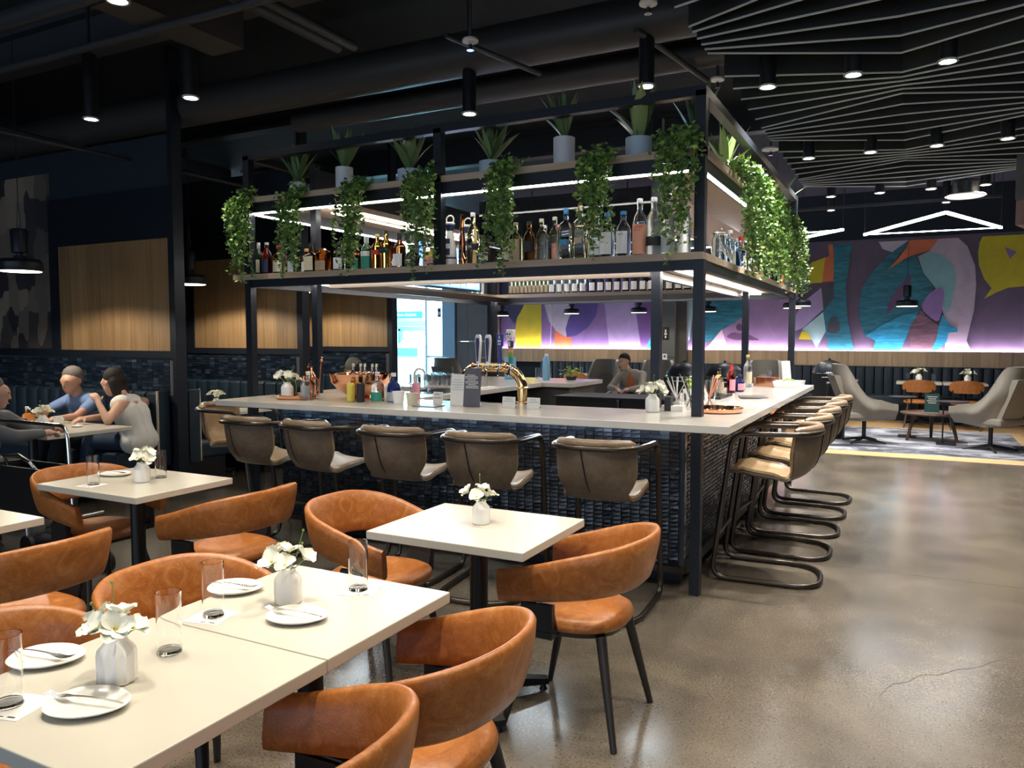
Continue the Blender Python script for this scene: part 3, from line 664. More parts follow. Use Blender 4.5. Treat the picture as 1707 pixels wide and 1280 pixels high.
# ------------------------------------------------------------------ the bar
bar = thing('bar_counter', 'long bar with pale stone worktop and dark navy tiled front', 'bar counter')
for x0, x1, y0, y1 in ((-4.60, -.835, 4.08, 4.82), (-1.52, -.835, 4.82, 8.02), (-4.60, -3.35, 4.82, 7.15), (-4.60, -3.02, 7.15, 8.02)):
    bev(ob('worktop', MB().bb(x0, x1, y0, y1, 1.028, 1.07), 'bar_quartz', bar, smooth=False), .003)
ob('body', MB().bb(-4.46, -1.215, 4.625, 4.76, .13, 1.028).bb(-1.36, -1.215, 4.76, 7.9, .13, 1.028), 'grout', bar, smooth=False)
ob('inner_panel', MB().bb(-4.4, -4.34, 4.76, 7.9, 0, 1.028).bb(-4.34, -3.08, 7.22, 7.9, 0, 1.028).bb(-4.34, -3.9, 4.76, 7.2, 0, .86), 'slate_panel', bar, smooth=False)
ob('toe_kick', MB().bb(-4.36, -1.25, 4.72, 4.78, 0, .13).bb(-1.36, -1.30, 4.76, 7.8, 0, .13), 'black_metal', bar, smooth=False)
ob('base_rail', MB().bb(-4.46, -1.19, 4.58, 4.625, .095, .135).bb(-1.215, -1.18, 4.60, 7.95, .095, .16), 'gunmetal', bar, smooth=False)
for k in range(4): ob('foot', MB().cyl((-1.24, 5.0+.85*k, 0), (-1.24, 5.0+.85*k, .1), .018).cyl((-1.24, 5.0+.85*k, 0), (-1.24, 5.0+.85*k, .012), .03), 'black_metal', bar)
tile_field(bar, 3.24, .885, (-4.46, 4.622, .14), (1, 0, 0), (0, -1, 0), 312, 5, .062, .0265)
tile_field(bar, 3.27, .865, (-1.212, 4.63, .16), (0, 1, 0), (1, 0, 0), 0, 6, .062, .0265)
ob('corner_trim', MB().bb(-1.222, -1.198, 4.60, 4.64, .13, 1.028), 'navy_tile', bar, smooth=False)
ob('led_strip', MB().bb(-4.42, -1.3, 4.580, 4.590, 1.016, 1.026), 'led_bar', bar, smooth=False)
ob('bag_hook', MB().sph((-4.44, 4.58, 1.0), .014), 'chrome', bar)
for y in (7.35, 7.72): ob('bracket', MB().bb(-1.20, -1.06, y, y+.05, .96, 1.02), 'paper', bar, smooth=False)

cp = thing('bar_canopy', 'black steel canopy frame with oak shelves and light strips around the bar', 'shelf frame')
PW = .06
def post(x, y, z0, z1): ob('post', MB().bb(x-PW/2, x+PW/2, y-PW/2, y+PW/2, z0, z1), 'black_steel', cp, smooth=False)
for x, y, z0 in ((-1.11, 4.53, 0), (-1.11, 8.47, 0), (-4.68, 4.53, 0), (-4.68, 8.47, 0), (-1.5, 4.98, 1.07), (-4.4, 4.98, 1.07), (-1.5, 8.05, 0), (-4.4, 8.05, 1.07), (-2.90, 4.53, 2.03)): post(x, y, z0, 2.95)
XL, XR, YN, YF = -4.71, -1.08, 4.50, 8.50
def ring(nm, m, w, z0, z1, inset=0, xl=XL, xr=XR, yn=YN, yf=YF):
    i = inset
    for x0, x1, y0, y1 in ((xl+i, xr-i, yn+i, yn+i+w), (xl+i, xr-i, yf-i-w, yf-i), (xl+i, xl+i+w, yn+i+w, yf-i-w), (xr-i-w, xr-i, yn+i+w, yf-i-w)):
        ob(nm, MB().bb(x0, x1, y0, y1, z0, z1), m, cp, smooth=False)
ring('top_rail', 'black_steel', .06, 2.92, 2.975)
ring('shelf', 'shelf_wood', .50, 2.588, 2.63, 0, XL+.06)
ring('shelf_beam', 'black_steel', .05, 2.510, 2.588, .02)
ring('led_strip', 'led_white', .010, 2.500, 2.510, .035)
ob('led_strip', MB().bb(-4.25, -4.238, 5.0, 8.0, 2.545, 2.556), 'led_white', cp, smooth=False)
ob('led_strip', MB().bb(-4.2, -1.6, 8.03, 8.042, 2.545, 2.556), 'led_white', cp, smooth=False)
for x0, x1, y0, y1 in ((-4.83, XR, 4.49, 5.01), (-4.83, XR, 8.02, 8.50), (-4.83, -4.37, 5.01, 8.02), (-1.53, XR, 5.01, 8.02)):
    bev(ob('shelf', MB().bb(x0, x1, y0, y1, 1.988, 2.03), 'shelf_wood', cp, smooth=False), .002)
ring('shelf_beam', 'black_steel', .05, 1.93, 1.988, .01)
ring('shelf_beam', 'gunmetal', .04, 1.935, 1.988, .46)
ring('led_strip', 'led_white', .012, 1.968, 1.978, .30)
ob('back_glass', MB().bb(-2.85, -1.55, 4.99, 4.998, 2.05, 2.53), 'smoked_glass', cp, smooth=False)
ob('side_panel', MB().bb(-1.50, -1.485, 5.1, 7.9, 2.28, 2.53), 'soffit_paint', cp, smooth=False)
for x0, x1 in ((-4.3, -3.0), (-2.9, -1.55)): ob('mesh_panel', MB().bb(x0, x1, 8.0, 8.012, 2.64, 2.92), 'perforated_steel', cp, smooth=False)
for y0, y1 in ((5.05, 6.4), (6.5, 7.95)): ob('mesh_panel', MB().bb(-4.42, -4.408, y0, y1, 2.64, 2.92), 'perforated_steel', cp, smooth=False)
# light under the shelves comes from these strips; one pair of soft battens lights the worktop
tvs = thing('menu_screen', 'blue lit screen with white text hung under the left canopy shelf', 'screen', (-4.36, 7.0, 2.16), R(90))
ob('housing', MB().bb(-.62, .62, -.02, .02, -.12, .34), 'black_metal', tvs, smooth=False)
mat('screen_blue', (.03, .08, .3), .3, emit=(.10, .26, .95), es=1.6); mat('screen_text', (1, 1, 1), .5, emit=(.8, .88, 1), es=1.6)
ob('panel', MB().bb(-.60, .60, -.024, -.02, -.10, .32), 'screen_blue', tvs, smooth=False)
for k, (a, b_) in enumerate(((-.56, -.44), (-.40, -.20), (-.16, -.06), (-.02, .16), (.20, .28), (.32, .48), (.51, .57))): ob('text_row', MB().bb(a, b_, -.026, -.0245, -.085, -.03), 'screen_text', tvs, smooth=False)
random.seed(2)
for r in range(5): ob('text_row', MB().bb(-.55+random.uniform(0, .1), random.uniform(.2, .55), -.026, -.0245, .02+.045*r, .04+.045*r), 'screen_text', tvs, smooth=False)

# ------------------------------------------------------------------ bar stools (facing +Y locally)
def make_stool():
    t = thing('bar_stool', '', 'bar stool', group='bar stools around the bar')
    hw = .25
    top = [(-hw, .24, .93), (-hw, -.27, .945), (hw, -.27, .945), (hw, .24, .93)]
    path = [(-hw, -.28, .018), (-hw, .33, .018), (-hw, .20, .93), (-hw, -.30, .945), (hw, -.30, .945), (hw, .20, .93), (hw, .33, .018), (hw, -.28, .018)]
    pts = fillet([(-hw, .05, .018), (-hw, .33, .018), (-hw, .21, .935), (-hw, -.30, .95), (hw, -.30, .95), (hw, .21, .935), (hw, .33, .018), (hw, -.31, .018), (-hw, -.31, .018)], [.01, .10, .09, .22, .22, .09, .10, .245, .245], 8, True)
    ob('tube_frame', MB().tube(pts, .0165, 10, True), 'gunmetal', t)
    ob('footrest', MB().cyl((-hw, .293, .28), (hw, .293, .28), .011), 'gunmetal', t)
    for sx in (-1, 1):
        for y in (.16, -.12): ob('glide', MB().cyl((sx*hw, y, .0), (sx*hw, y, .01), .012, n=8), 'black_metal', t)
    # bucket: profile (y, z) from the top of the back to the front lip
    prof = chaikin([(-.275, .955), (-.262, .86), (-.245, .76), (-.19, .685), (-.08, .665), (.06, .675), (.20, .70), (.235, .692)], 2, False)
    acc = [0]
    for a, b in zip(prof, prof[1:]): acc.append(acc[-1]+math.hypot(b[0]-a[0], b[1]-a[1]))
    def P(v):
        d = v*acc[-1]
        for k in range(len(prof)-1):
            if d <= acc[k+1]+1e-9:
                f = (d-acc[k])/(acc[k+1]-acc[k]); return prof[k][0]*(1-f)+prof[k+1][0]*f, prof[k][1]*(1-f)+prof[k+1][1]*f
        return prof[-1]
    def fn(off):
        def g(u, v):
            s = u*2-1; y, z = P(v); bk = sm((.62-v)/.45); wv = .215*bk+.222*(1-bk)-.05*math.exp(-((v-.40)/.10)**2)
            if v > .8: wv *= 1-.18*sm((v-.8)/.2)
            return (s*wv, y+bk*.13*abs(s)**2.4-off*bk, z+.035*abs(s)**3*(1-bk)*sm((v-.45)/.2)*(1 if v < .9 else .6)-off*(1-bk))
        return g
    ob('shell', MB().grid(fn(.016), 18, 26, .018), 'taupe_leather', t, ang=60)
    ob('seat_pad', MB().grid(fn(0), 18, 26, .016), 'taupe_leather_lit', t, ang=60)
    rim = [(.215*s, -.285+.13*abs(s)**2.4, .972-.012*abs(s)**3) for s in [k/12-1 for k in range(25)]]
    ob('back_roll', MB().tube(rim, [.014 if i in (0, 24) else .026 for i in range(25)], 10), 'taupe_leather_half_lit', t)
    sp = [(-.04*(1-k/10)+.0, P(k/10*.42)[0]-.036+.012*sm((k/10-.7)/.3), P(k/10*.42)[1]-.01*sm((k/10-.6)/.4)) for k in range(11)]
    ob('seam', MB().tube(sp, .004, 6), 'black_metal', t)
    return t
ST = make_stool(); first = [True]
def stool(x, y, rz, label):
    if first[0]: o = ST; first[0] = False; o.location = (x, y, 0); o.rotation_euler = (0, 0, rz); o['label'] = label
    else: dup(ST, None, (x, y, 0), rz, label)
for x, y, a, k in ((-1.52, 4.08, 3, 'nearest the tiled corner of the bar'), (-2.24, 4.06, 6, 'second from the tiled corner'), (-2.86, 4.06, 4, 'in the middle of the front row'), (-3.52, 4.08, -10, 'fourth from the tiled corner, turned a little'), (-4.10, 4.10, -4, 'fifth from the tiled corner')):
    stool(x, y, R(a), 'taupe leather bar stool on the bar front, '+k)
stool(-4.95, 4.62, R(-80), 'taupe leather bar stool at the short left end of the bar')
for k in range(5):
    stool(-.78, 5.15+.665*k, R(90+(3, -2, 2, 0, -3)[k]), '%s taupe leather bar stool from the corner post on the walkway side' % ORD[k])

# ------------------------------------------------------------------ dining chairs (facing +Y locally)
def make_chair():
    t = thing('dining_chair', '', 'chair', group='tan leather dining chairs')
    def plan(u):
        # u in 0..1 along the U from left arm end round the back to right arm end; straight arms then a superelliptic back
        s = u*2-1; a = .30
        if abs(s) > 1-a:
            f = (abs(s)-(1-a))/a; return (math.copysign(.272-.012*f*f, s), -.02+.25*f)
        th = s/(1-a)*PI/2; cx, sx = math.cos(th), math.sin(th)
        return (.272*math.copysign(abs(sx)**.82, sx), -.02-.262*abs(cx)**.82)
    def band(u, v):
        x, y = plan(u); x2, y2 = plan(min(u+.01, 1)); x1, y1 = plan(max(u-.01, 0)); tx, ty = x2-x1, y2-y1; L = math.hypot(tx, ty) or 1; nx, ny = -ty/L, tx/L
        if nx*x+ny*(y+.02) < 0: nx, ny = -nx, -ny
        k = max(0, min(1, (.23-y)/.50)); k = .75*k+.25*sm(k); zt = .640+.142*k; zb = .512+.072*k
        a = 2*PI*v; hh = (zt-zb)/2; th = .020
        ca, sa = math.cos(a), math.sin(a); e = 3.2; q = (abs(ca)**e+abs(sa)**e)**(-1/e)
        dz = sa*q*hh; dn = ca*q*th+(dz/hh)*.020*(.4+.6*k)
        return (x+nx*dn, y+ny*dn, (zt+zb)/2+dz)
    nu, nv = 44, 14
    ob('backrest', MB().rings([[band(i/nu, j/nv) for j in range(nv)] for i in range(nu+1)]), 'tan_leather', t, ang=70)
    # seat: rounded shield, wider in front
    def seat_pt(a, r):
        ca, sa = math.cos(a), math.sin(a); e = 2.7; q = (abs(ca)**e+abs(sa)**e)**(-1/e)
        return (ca*q*.232*r*(1+.10*sa-.05), (sa*q*.235 if sa > 0 else sa*q*.205)*r-.005)
    prof = [(.90, .408), (.985, .416), (1.0, .432), (.97, .452), (.86, .466), (.6, .470), (.3, .464), (.05, .462)]
    ob('seat', MB().rings([[(*seat_pt(2*PI*j/36, r), z) for j in range(36)] for r, z in prof]), 'tan_leather', t, ang=60)
    ob('seat_base', MB().rings([[(*seat_pt(2*PI*j/36, r), z) for j in range(36)] for r, z in ((.7, .388), (.9, .392), (.93, .41))]), 'black_metal', t)
    for sx in (-1, 1):
        ob('arm_bracket', MB().rings([[(sx*(.262-.05*f), y, z) for y, z in ((.0, .535-.12*f), (.13, .53-.12*f), (.13, .50-.11*f-.0), (.0, .50-.11*f))] for f in (0, .4, 1)]).bb(sx*.245, sx*.272, .0, .13, .425, .53).bb(sx*.16, sx*.272, .0, .13, .40, .43), 'black_metal', t, smooth=False)
        for sy in (-1, 1):
            ob('leg', MB().cyl((sx*.15, sy*.14-.01, .40), (sx*.225, sy*.232, 0), .0215, .0125, 14), 'charcoal_wood', t)
    ob('seam', MB().tube([plan(.5+k*.0)+(0,) for k in (0,)]*2, .0005) if 0 else MB().tube([(-.16, -.232, .655), (-.165, -.243, .70), (-.17, -.256, .745), (-.172, -.262, .775)], .0016, 5), 'charcoal_wood', t)
    return t
CH = make_chair(); cfirst = [True]
def chair(x, y, rz, label):
    if cfirst[0]: o = CH; cfirst[0] = False; o.location = (x, y, 0); o.rotation_euler = (0, 0, rz); o['label'] = label
    else: dup(CH, None, (x, y, 0), rz, label)
chair(-1.17, 2.86, R(90), 'tan leather tub chair standing clear at the walkway side of the small table')
chair(-2.18, 2.86, R(-90), 'tan leather tub chair tucked at the left of the small square table')
chair(-3.12, 2.86, R(90), 'tan leather tub chair seen from behind at the left rear table')
chair(-4.13, 2.80, R(-90), 'tan leather tub chair between the left rear table and the booths')
chair(-3.10, 1.77, R(90), 'tan leather tub chair cut by the left picture edge')
chair(-1.97, 1.70, R(-90), 'tan leather tub chair behind the long set table, far place')
chair(-1.97, 1.10, R(-90), 'tan leather tub chair behind the long set table, near place')
chair(-1.17, 1.70, R(92), 'tan leather tub chair at the walkway side of the long table, far place')
chair(-1.17, 1.13, R(91), 'tan leather tub chair at the walkway side of the long table, near place')

# ------------------------------------------------------------------ dining tables
def table(x0, x1, y0, y1, label, z=.75, feet=True):
    cx, cy = (x0+x1)/2, (y0+y1)/2
    t = thing('pedestal_table', label, 'table', (cx, cy, 0), 0, 'stone topped pedestal tables')
    w, d = x1-x0, y1-y0
    bev(ob('tabletop', MB().bb(-w/2, w/2, -d/2, d/2, z-.034, z), 'quartz', t, smooth=False), .003, 2)
    ob('top_plate', MB().bb(-.13, .13, -.13, .13, z-.046, z-.034), 'black_metal', t, smooth=False)
    ob('column', MB().cyl((0, 0, .07), (0, 0, z-.04), .038, n=20), 'black_metal', t)
    for k in range(4):
        a = PI/4+k*PI/2 if feet else k*PI/2; L = .31
        b = MB(); ca, sa = math.cos(a), math.sin(a)
        rs = []
        for s, h0, h1, hw in ((.0, .045, .095, .032), (.5, .038, .075, .028), (1, .028, .052, .022)):
            px, py = ca*L*s, sa*L*s; nx, ny = -sa*hw, ca*hw
            rs.append([(px-nx, py-ny, h0), (px+nx, py+ny, h0), (px+nx, py+ny, h1), (px-nx, py-ny, h1)])
        ob('foot', b.rings(rs), 'black_metal', t, smooth=False)
        ob('leveller', MB().cyl((ca*L*.94, sa*L*.94, 0), (ca*L*.94, sa*L*.94, .03), .018, .008, 12), 'black_metal', t)
    return t
table(-1.955, -1.24, 2.485, 3.085, 'square white stone table with one flower vase before the bar')
table(-1.88, -1.25, 1.435, 2.00, 'far half of the long set table, with one vase and two plates')
table(-1.88, -1.25, .83, 1.431, 'near half of the long set table, cut by the picture edge')
table(-4.16, -3.36, 2.48, 3.09, 'white stone table with vase and tumblers before the booths')
table(-4.1, -3.36, 1.45, 2.03, 'white stone table corner at the left picture edge')
table(-7.75, -6.10, 3.73, 4.49, 'pale stone booth table with cups and plates between the seated people')
table(-7.75, -6.30, 5.75, 6.40, 'pale stone table in the second booth with a flower vase')
table(-7.75, -6.30, 7.5, 8.15, 'pale stone table in the third booth behind the bar')
# ------------------------------------------------------------------ bottles
def bglass(name, col, ior=1.4, rough=.0, trans=1): return mat('bottle_'+name, col, rough, trans=trans, ior=ior)
bglass('clear', (.97, .99, 1)); bglass('gold', (.95, .78, .36)); bglass('pale_gold', (.96, .88, .58)); bglass('amber', (.62, .22, .045)); bglass('brown', (.24, .075, .022)); bglass('dark', (.035, .02, .02), trans=.5); bglass('green', (.05, .11, .05), trans=.6)
bglass('red', (.55, .06, .05)); bglass('frost', (.86, .90, .92), rough=.35); bglass('blue', (.25, .45, .85)); bglass('cobalt', (.02, .03, .16), trans=.5)
for n_, c_ in dict(cream=(.72, .66, .48), white=(.82, .82, .80), navy=(.03, .045, .12), black=(.02, .02, .024), red=(.52, .05, .04), green=(.04, .28, .20), orange=(.80, .38, .24), grey=(.40, .44, .46), blue=(.03, .22, .45), pink=(.75, .30, .36), gold=(.62, .46, .18), tan=(.42, .33, .22), yellow=(.75, .62, .10), silver=(.6, .6, .62)).items(): mat('lab_'+n_, c_, .5)
SH = {  # (radius fraction, height fraction)
 'wine': [(.9, 0), (1, .02), (1, .58), (.92, .66), (.45, .76), (.36, .80), (.34, .97), (.38, .98), (.38, 1)],
 'whisky': [(.9, 0), (1, .02), (1, .62), (.85, .70), (.40, .76), (.36, .80), (.36, .90)],
 'tall': [(.9, 0), (1, .015), (1, .60), (.88, .68), (.42, .78), (.38, .82), (.38, .93)],
 'slim': [(.9, 0), (1, .02), (.92, .40), (.70, .62), (.42, .80), (.38, .95), (.42, 1)],
 'squat': [(.8, 0), (1, .04), (1, .48), (.86, .60), (.34, .70), (.30, .88)],
 'cone': [(.95, 0), (1, .02), (.97, .12), (.55, .62), (.36, .72), (.36, .84)],
 'jar': [(.9, 0), (1, .02), (1, .72), (.8, .8), (.8, .84), (.95, .86), (.95, .89), (.45, .95), (.25, 1)],
}
_bm = {}
def arc(prof_r, sq, z0, z1, half, off=.0012, n=10, sx=1, sy=1):
    b = MB()
    def f(u, v):
        a = -PI/2+(u*2-1)*half; ca, sa = math.cos(a), math.sin(a); q = (abs(ca)**sq+abs(sa)**sq)**(-1/sq)
        return (ca*q*(prof_r*sx+off), sa*q*(prof_r*sy+off), z0+(z1-z0)*v)
    return b.grid(f, n, 1)
def bottle(x, y, z, shape, h, r, glass, lab, cap, label, name='liquor_bottle', sq=2.0, lz=(.10, .48), half=.95, rz=0, group=None, cat='bottle', txt=None, labs=(), sy=1, capz=None):
    t = thing(name, label, cat, (x, y, z), rz, group)
    prof = [(a*r, b*h) for a, b in SH[shape]]
    key = (shape, h, r, sq, glass, sy)
    if key not in _bm: _bm[key] = ob('bottle_body', MB().lathe(prof, 20, sq=sq, sy=sy), 'bottle_'+glass, t).data
    else: link('bottle_body', _bm[key], None, t)
    if cap:
        rt = prof[-1][0]; zt = prof[-1][1]; ch = max(.018, h-zt+.004) if zt < h else .03
        z0 = zt-.002 if zt < h-.005 else h-.05
        ck = ('cap', key, cap)
        if ck not in _bm: _bm[ck] = ob('cap', MB().lathe([(rt*1.08, z0), (rt*1.12, z0+.003), (rt*1.12, max(h, z0+.02)-.002), (rt*.9, max(h, z0+.02))], 14), 'lab_'+cap, t).data
        else: link('cap', _bm[ck], None, t)
    for L, (a, b), hf in ([(lab, lz, half)] if lab else [])+list(labs):
        lk = ('lab', key, L, a, b, hf)
        if lk not in _bm: _bm[lk] = ob('paper_label', arc(r, sq, a*h, b*h, hf, sy=sy), 'lab_'+L, t).data
        else: link('paper_label', _bm[lk], None, t)
    for s, size, zf, m in (txt or []):
        text(s, size, m, t, (0, -(r*sy+.0026), zf*h), (PI/2, 0, 0))
    return t
Z1 = 2.03
F = [  # x, y, shape, h, r, glass, label, cap, description
 (-4.72, 4.66, 'wine', .27, .033, 'green', 'cream', 'silver', 'dark green bottle with cream label, leftmost on the front shelf', {}),
 (-4.63, 4.66, 'tall', .265, .040, 'red', 'navy', 'silver', 'red liqueur bottle with navy label near the left ivy', {}),
 (-4.58, 4.78, 'wine', .25, .035, 'dark', None, 'black', 'dark bottle standing behind the red liqueur bottle', {}),
 (-4.50, 4.66, 'whisky', .235, .047, 'brown', 'cream', 'red', 'round whisky bottle with wide cream label and red cap', dict(half=1.15)),
 (-4.40, 4.70, 'whisky', .22, .036, 'dark', 'grey', 'black', 'dark bottle with grey label left of the second ivy', {}),
 (-4.25, 4.70, 'whisky', .20, .040, 'brown', 'white', 'gold', 'white labelled bottle half behind the second ivy', {}),
 (-4.17, 4.66, 'squat', .235, .046, 'brown', 'cream', 'black', 'flat shouldered amber bottle with an arched cream label', dict(sq=4, lz=(.1, .55))),
 (-4.05, 4.66, 'jar', .19, .048, 'amber', 'tan', 'gold', 'squat square amber decanter with tan lettering panel', dict(sq=5)),
 (-4.00, 4.80, 'whisky', .235, .04, 'brown', None, 'gold', 'gold capped bottle behind the squat amber decanter', {}),
 (-3.89, 4.66, 'whisky', .225, .045, 'dark', 'white', 'black', 'dark round bottle with white label left of the third ivy', dict(half=1.1)),
 (-3.76, 4.70, 'whisky', .20, .045, 'brown', 'green', 'black', 'green labelled bottle just left of the third ivy foot', {}),
 (-3.63, 4.66, 'wine', .255, .042, 'green', 'green', 'silver', 'green bottle with pale green label right of the third ivy', dict(lz=(.06, .42), half=1.2, labs=[('white', (.42, .56), 1.2)])),
 (-3.53, 4.66, 'tall', .265, .036, 'amber', 'red', 'gold', 'square amber whisky with a red label', dict(sq=6, lz=(.42, .56))),
 (-3.45, 4.66, 'tall', .285, .038, 'amber', 'black', 'black', 'taller square amber whisky with a dark green label', dict(sq=6, lz=(.42, .58), labs=[('green', (.47, .53), .95)])),
 (-3.33, 4.66, 'wine', .26, .047, 'brown', 'white', 'black', 'long necked dark cognac with a white label', dict(lz=(.08, .42))),
 (-3.22, 4.66, 'squat', .175, .055, 'dark', 'black', 'black', 'squat round dark cognac flask with a small oval label', dict(labs=[('cream', (.2, .36), .4)])),
 (-3.08, 4.68, 'whisky', .23, .042, 'pale_gold', 'pink', 'tan', 'pink and yellow labelled bottle left of the shelf post', dict(sq=5, lz=(.05, .32), labs=[('yellow', (.32, .5), .95)])),
 (-2.80, 4.66, 'slim', .355, .027, 'brown', None, None, 'tall slender brown bottle beside the white ceramic one', {}),
 (-2.70, 4.64, 'tall', .36, .042, 'gold', 'black', 'silver', 'tall clear bottle of golden spirit with a black band', dict(lz=(.28, .40), half=1.5, txt=[('MI', .026, .34, 'lab_cream')])),
 (-2.59, 4.64, 'squat', .175, .046, 'dark', 'cream', 'pink', 'small round dark bottle with a cream oval label', dict(half=.6, lz=(.14, .46))),
 (-2.45, 4.68, 'whisky', .25, .042, 'clear', 'cream', 'white', 'clear bottle with pale label behind the fifth ivy', {}),
 (-2.37, 4.64, 'tall', .27, .040, 'gold', 'tan', 'tan', 'golden bottle with a broad brown label right of the fifth ivy', dict(sq=4, lz=(.04, .58), half=1.0)),
 (-2.27, 4.64, 'tall', .27, .041, 'amber', 'black', 'black', 'amber bottle with a black label in the middle of the shelf', dict(lz=(.25, .52), half=1.1)),
 (-2.22, 4.78, 'tall', .26, .034, 'clear', None, 'white', 'clear necked bottle behind the black labelled amber one', {}),
 (-2.175, 4.63, 'tall', .28, .037, 'pale_gold', None, 'cream', 'pale gold bottle with big black numerals, left one', dict(txt=[('818', .042, .47, 'print_ink'), ('TEQUILA', .013, .37, 'print_ink'), ('BLANCO', .011, .31, 'print_ink')])),
 (-2.135, 4.80, 'tall', .26, .034, 'clear', 'pink', 'pink', 'pink necked bottle between the two numeral bottles', {}),
 (-2.08, 4.63, 'tall', .285, .037, 'pale_gold', None, 'cream', 'pale gold bottle with big black numerals, right one', dict(txt=[('818', .042, .47, 'print_ink'), ('TEQUILA', .013, .37, 'print_ink'), ('REPOSADO', .010, .31, 'print_ink')])),
 (-2.005, 4.64, 'whisky', .335, .041, 'clear', 'blue', 'blue', 'clear square bottle with a slanted blue label', dict(sq=6, lz=(.30, .40), half=.5)),
 (-1.95, 4.80, 'whisky', .32, .038, 'clear', None, 'blue', 'clear bottle with blue stopper behind the slanted label ones', dict(sq=6)),
 (-1.905, 4.64, 'whisky', .345, .043, 'pale_gold', 'tan', 'tan', 'pale gold square bottle with a slanted olive label', dict(sq=6, lz=(.30, .40), half=.5)),
 (-1.81, 4.68, 'whisky', .28, .042, 'clear', 'white', 'white', 'clear bottle mostly hidden by the sixth ivy', dict(sq=5)),
 (-1.715, 4.62, 'tall', .285, .047, 'clear', 'white', 'blue', 'clear bottle with white arched label, blue cap, touching the ivy', dict(lz=(.08, .56), half=.85)),
 (-1.61, 4.62, 'tall', .285, .047, 'clear', 'white', 'blue', 'clear bottle with white arched label and blue cap, standing free', dict(lz=(.08, .56), half=.85, txt=[('KETEL', .014, .49, 'lab_navy')])),
 (-1.505, 4.62, 'tall', .355, .044, 'clear', 'orange', 'silver', 'clear bottle with a tall pale orange label and red animal print', dict(lz=(.04, .55), half=1.45, txt=[('MADRE', .020, .50, 'lab_red'), ('MEZCAL', .013, .45, 'lab_red')])),
 (-1.415, 4.62, 'tall', .355, .045, 'frost', 'black', 'silver', 'cut crystal bottle with a broad black band', dict(lz=(.17, .33), half=1.5)),
 (-1.325, 4.62, 'tall', .37, .043, 'frost', None, 'white', 'frosted white bottle beside the corner ivy', dict(labs=[('grey', (.04, .3), 1.2)], txt=[('BELVEDERE', .010, .34, 'print_ink')])),
 (-1.235, 4.64, 'tall', .36, .043, 'frost', None, 'white', 'frosted bottle behind the corner ivy', {}),
]
for x, y, sh, h, r, g, lb, cpp, d, k in F: bottle(x, y, Z1, sh, h, r, g, lb, cpp, d, **k)
# ceramic ring topped pair
for x, y, d in ((-2.885, 4.64, 'white ceramic bottle with blue painting and a ring stopper'), (-2.835, 4.80, 'second ring topped ceramic bottle behind the first')):
    t = thing('ceramic_bottle', d, 'bottle', (x, y, Z1))
    ob('bottle_body', MB().lathe([(.045, 0), (.050, .01), (.048, .05), (.044, .12), (.028, .21), (.020, .25), (.020, .27)], 24), 'porcelain', t)
    ob('neck_collar', MB().lathe([(.021, .245), (.030, .27), (.034, .285), (.024, .30)], 18), 'lab_navy', t)
    ob('stopper', MB().lathe([(.03, .285), (.036, .295), (.03, .305)], 18).tube([(.03*math.cos(a), 0, .325+.028*math.sin(a)) for a in [2*PI*k/16 for k in range(16)]], .005, 6, True), 'porcelain', t)
    for z0, z1 in ((.05, .062), (.135, .146)): ob('painted_band', MB().lathe([(.0485-(z0-.05)*.1, z0), (.0485-(z1-.05)*.1, z1)], 24, cap=False), 'lab_navy', t)
    ob('painted_motif', arc(.0475, 2, .075, .12, .5), 'lab_navy', t); ob('painted_motif', arc(.036, 2, .155, .19, .5, .003), 'lab_navy', t)
# red animal print
mk = bpy.data.objects['liquor_bottle.033'] if 'liquor_bottle.033' in bpy.data.objects else None
# side shelf, facing the walkway
G = [(5.54, 'jar', .27, .055, 'clear', None, None, 'large lidded crystal jar at the near end of the side shelf', {}), (5.72, 'jar', .25, .05, 'clear', None, None, 'second crystal jar on the side shelf', {}),
     (5.90, 'tall', .30, .04, 'clear', 'white', 'white', 'clear white labelled bottle third along the side shelf', {}), (6.10, 'whisky', .26, .042, 'blue', None, 'silver', 'pale blue bottle on the side shelf', {}),
     (6.30, 'whisky', .30, .045, 'clear', 'white', 'red', 'clear red capped bottle behind the side ivy', {}), (6.52, 'tall', .31, .042, 'clear', 'white', 'silver', 'clear bottle with silver cap on the side shelf behind ivy', {}),
     (6.76, 'whisky', .25, .05, 'pale_gold', 'cream', 'tan', 'cream labelled bottle low between the side ivies', {}), (7.05, 'whisky', .25, .048, 'gold', 'cream', 'gold', 'golden cream labelled bottle between the side ivies', {}),
     (7.45, 'wine', .30, .04, 'dark', 'white', 'red', 'dark wine bottle with red foil on the side shelf', {}), (7.78, 'wine', .31, .04, 'dark', 'black', 'red', 'dark red topped bottle toward the far canopy post', {}),
     (8.05, 'tall', .30, .042, 'cobalt', 'white', 'silver', 'blue bottle near the far canopy post', {}), (8.30, 'tall', .29, .042, 'red', 'red', 'silver', 'red labelled bottle last on the side shelf', {})]
for y, sh, h, r, g, lb, cpp, d, k in G: bottle(-1.22, y, Z1, sh, h, r, g, lb, cpp, d, rz=R(90), **k)
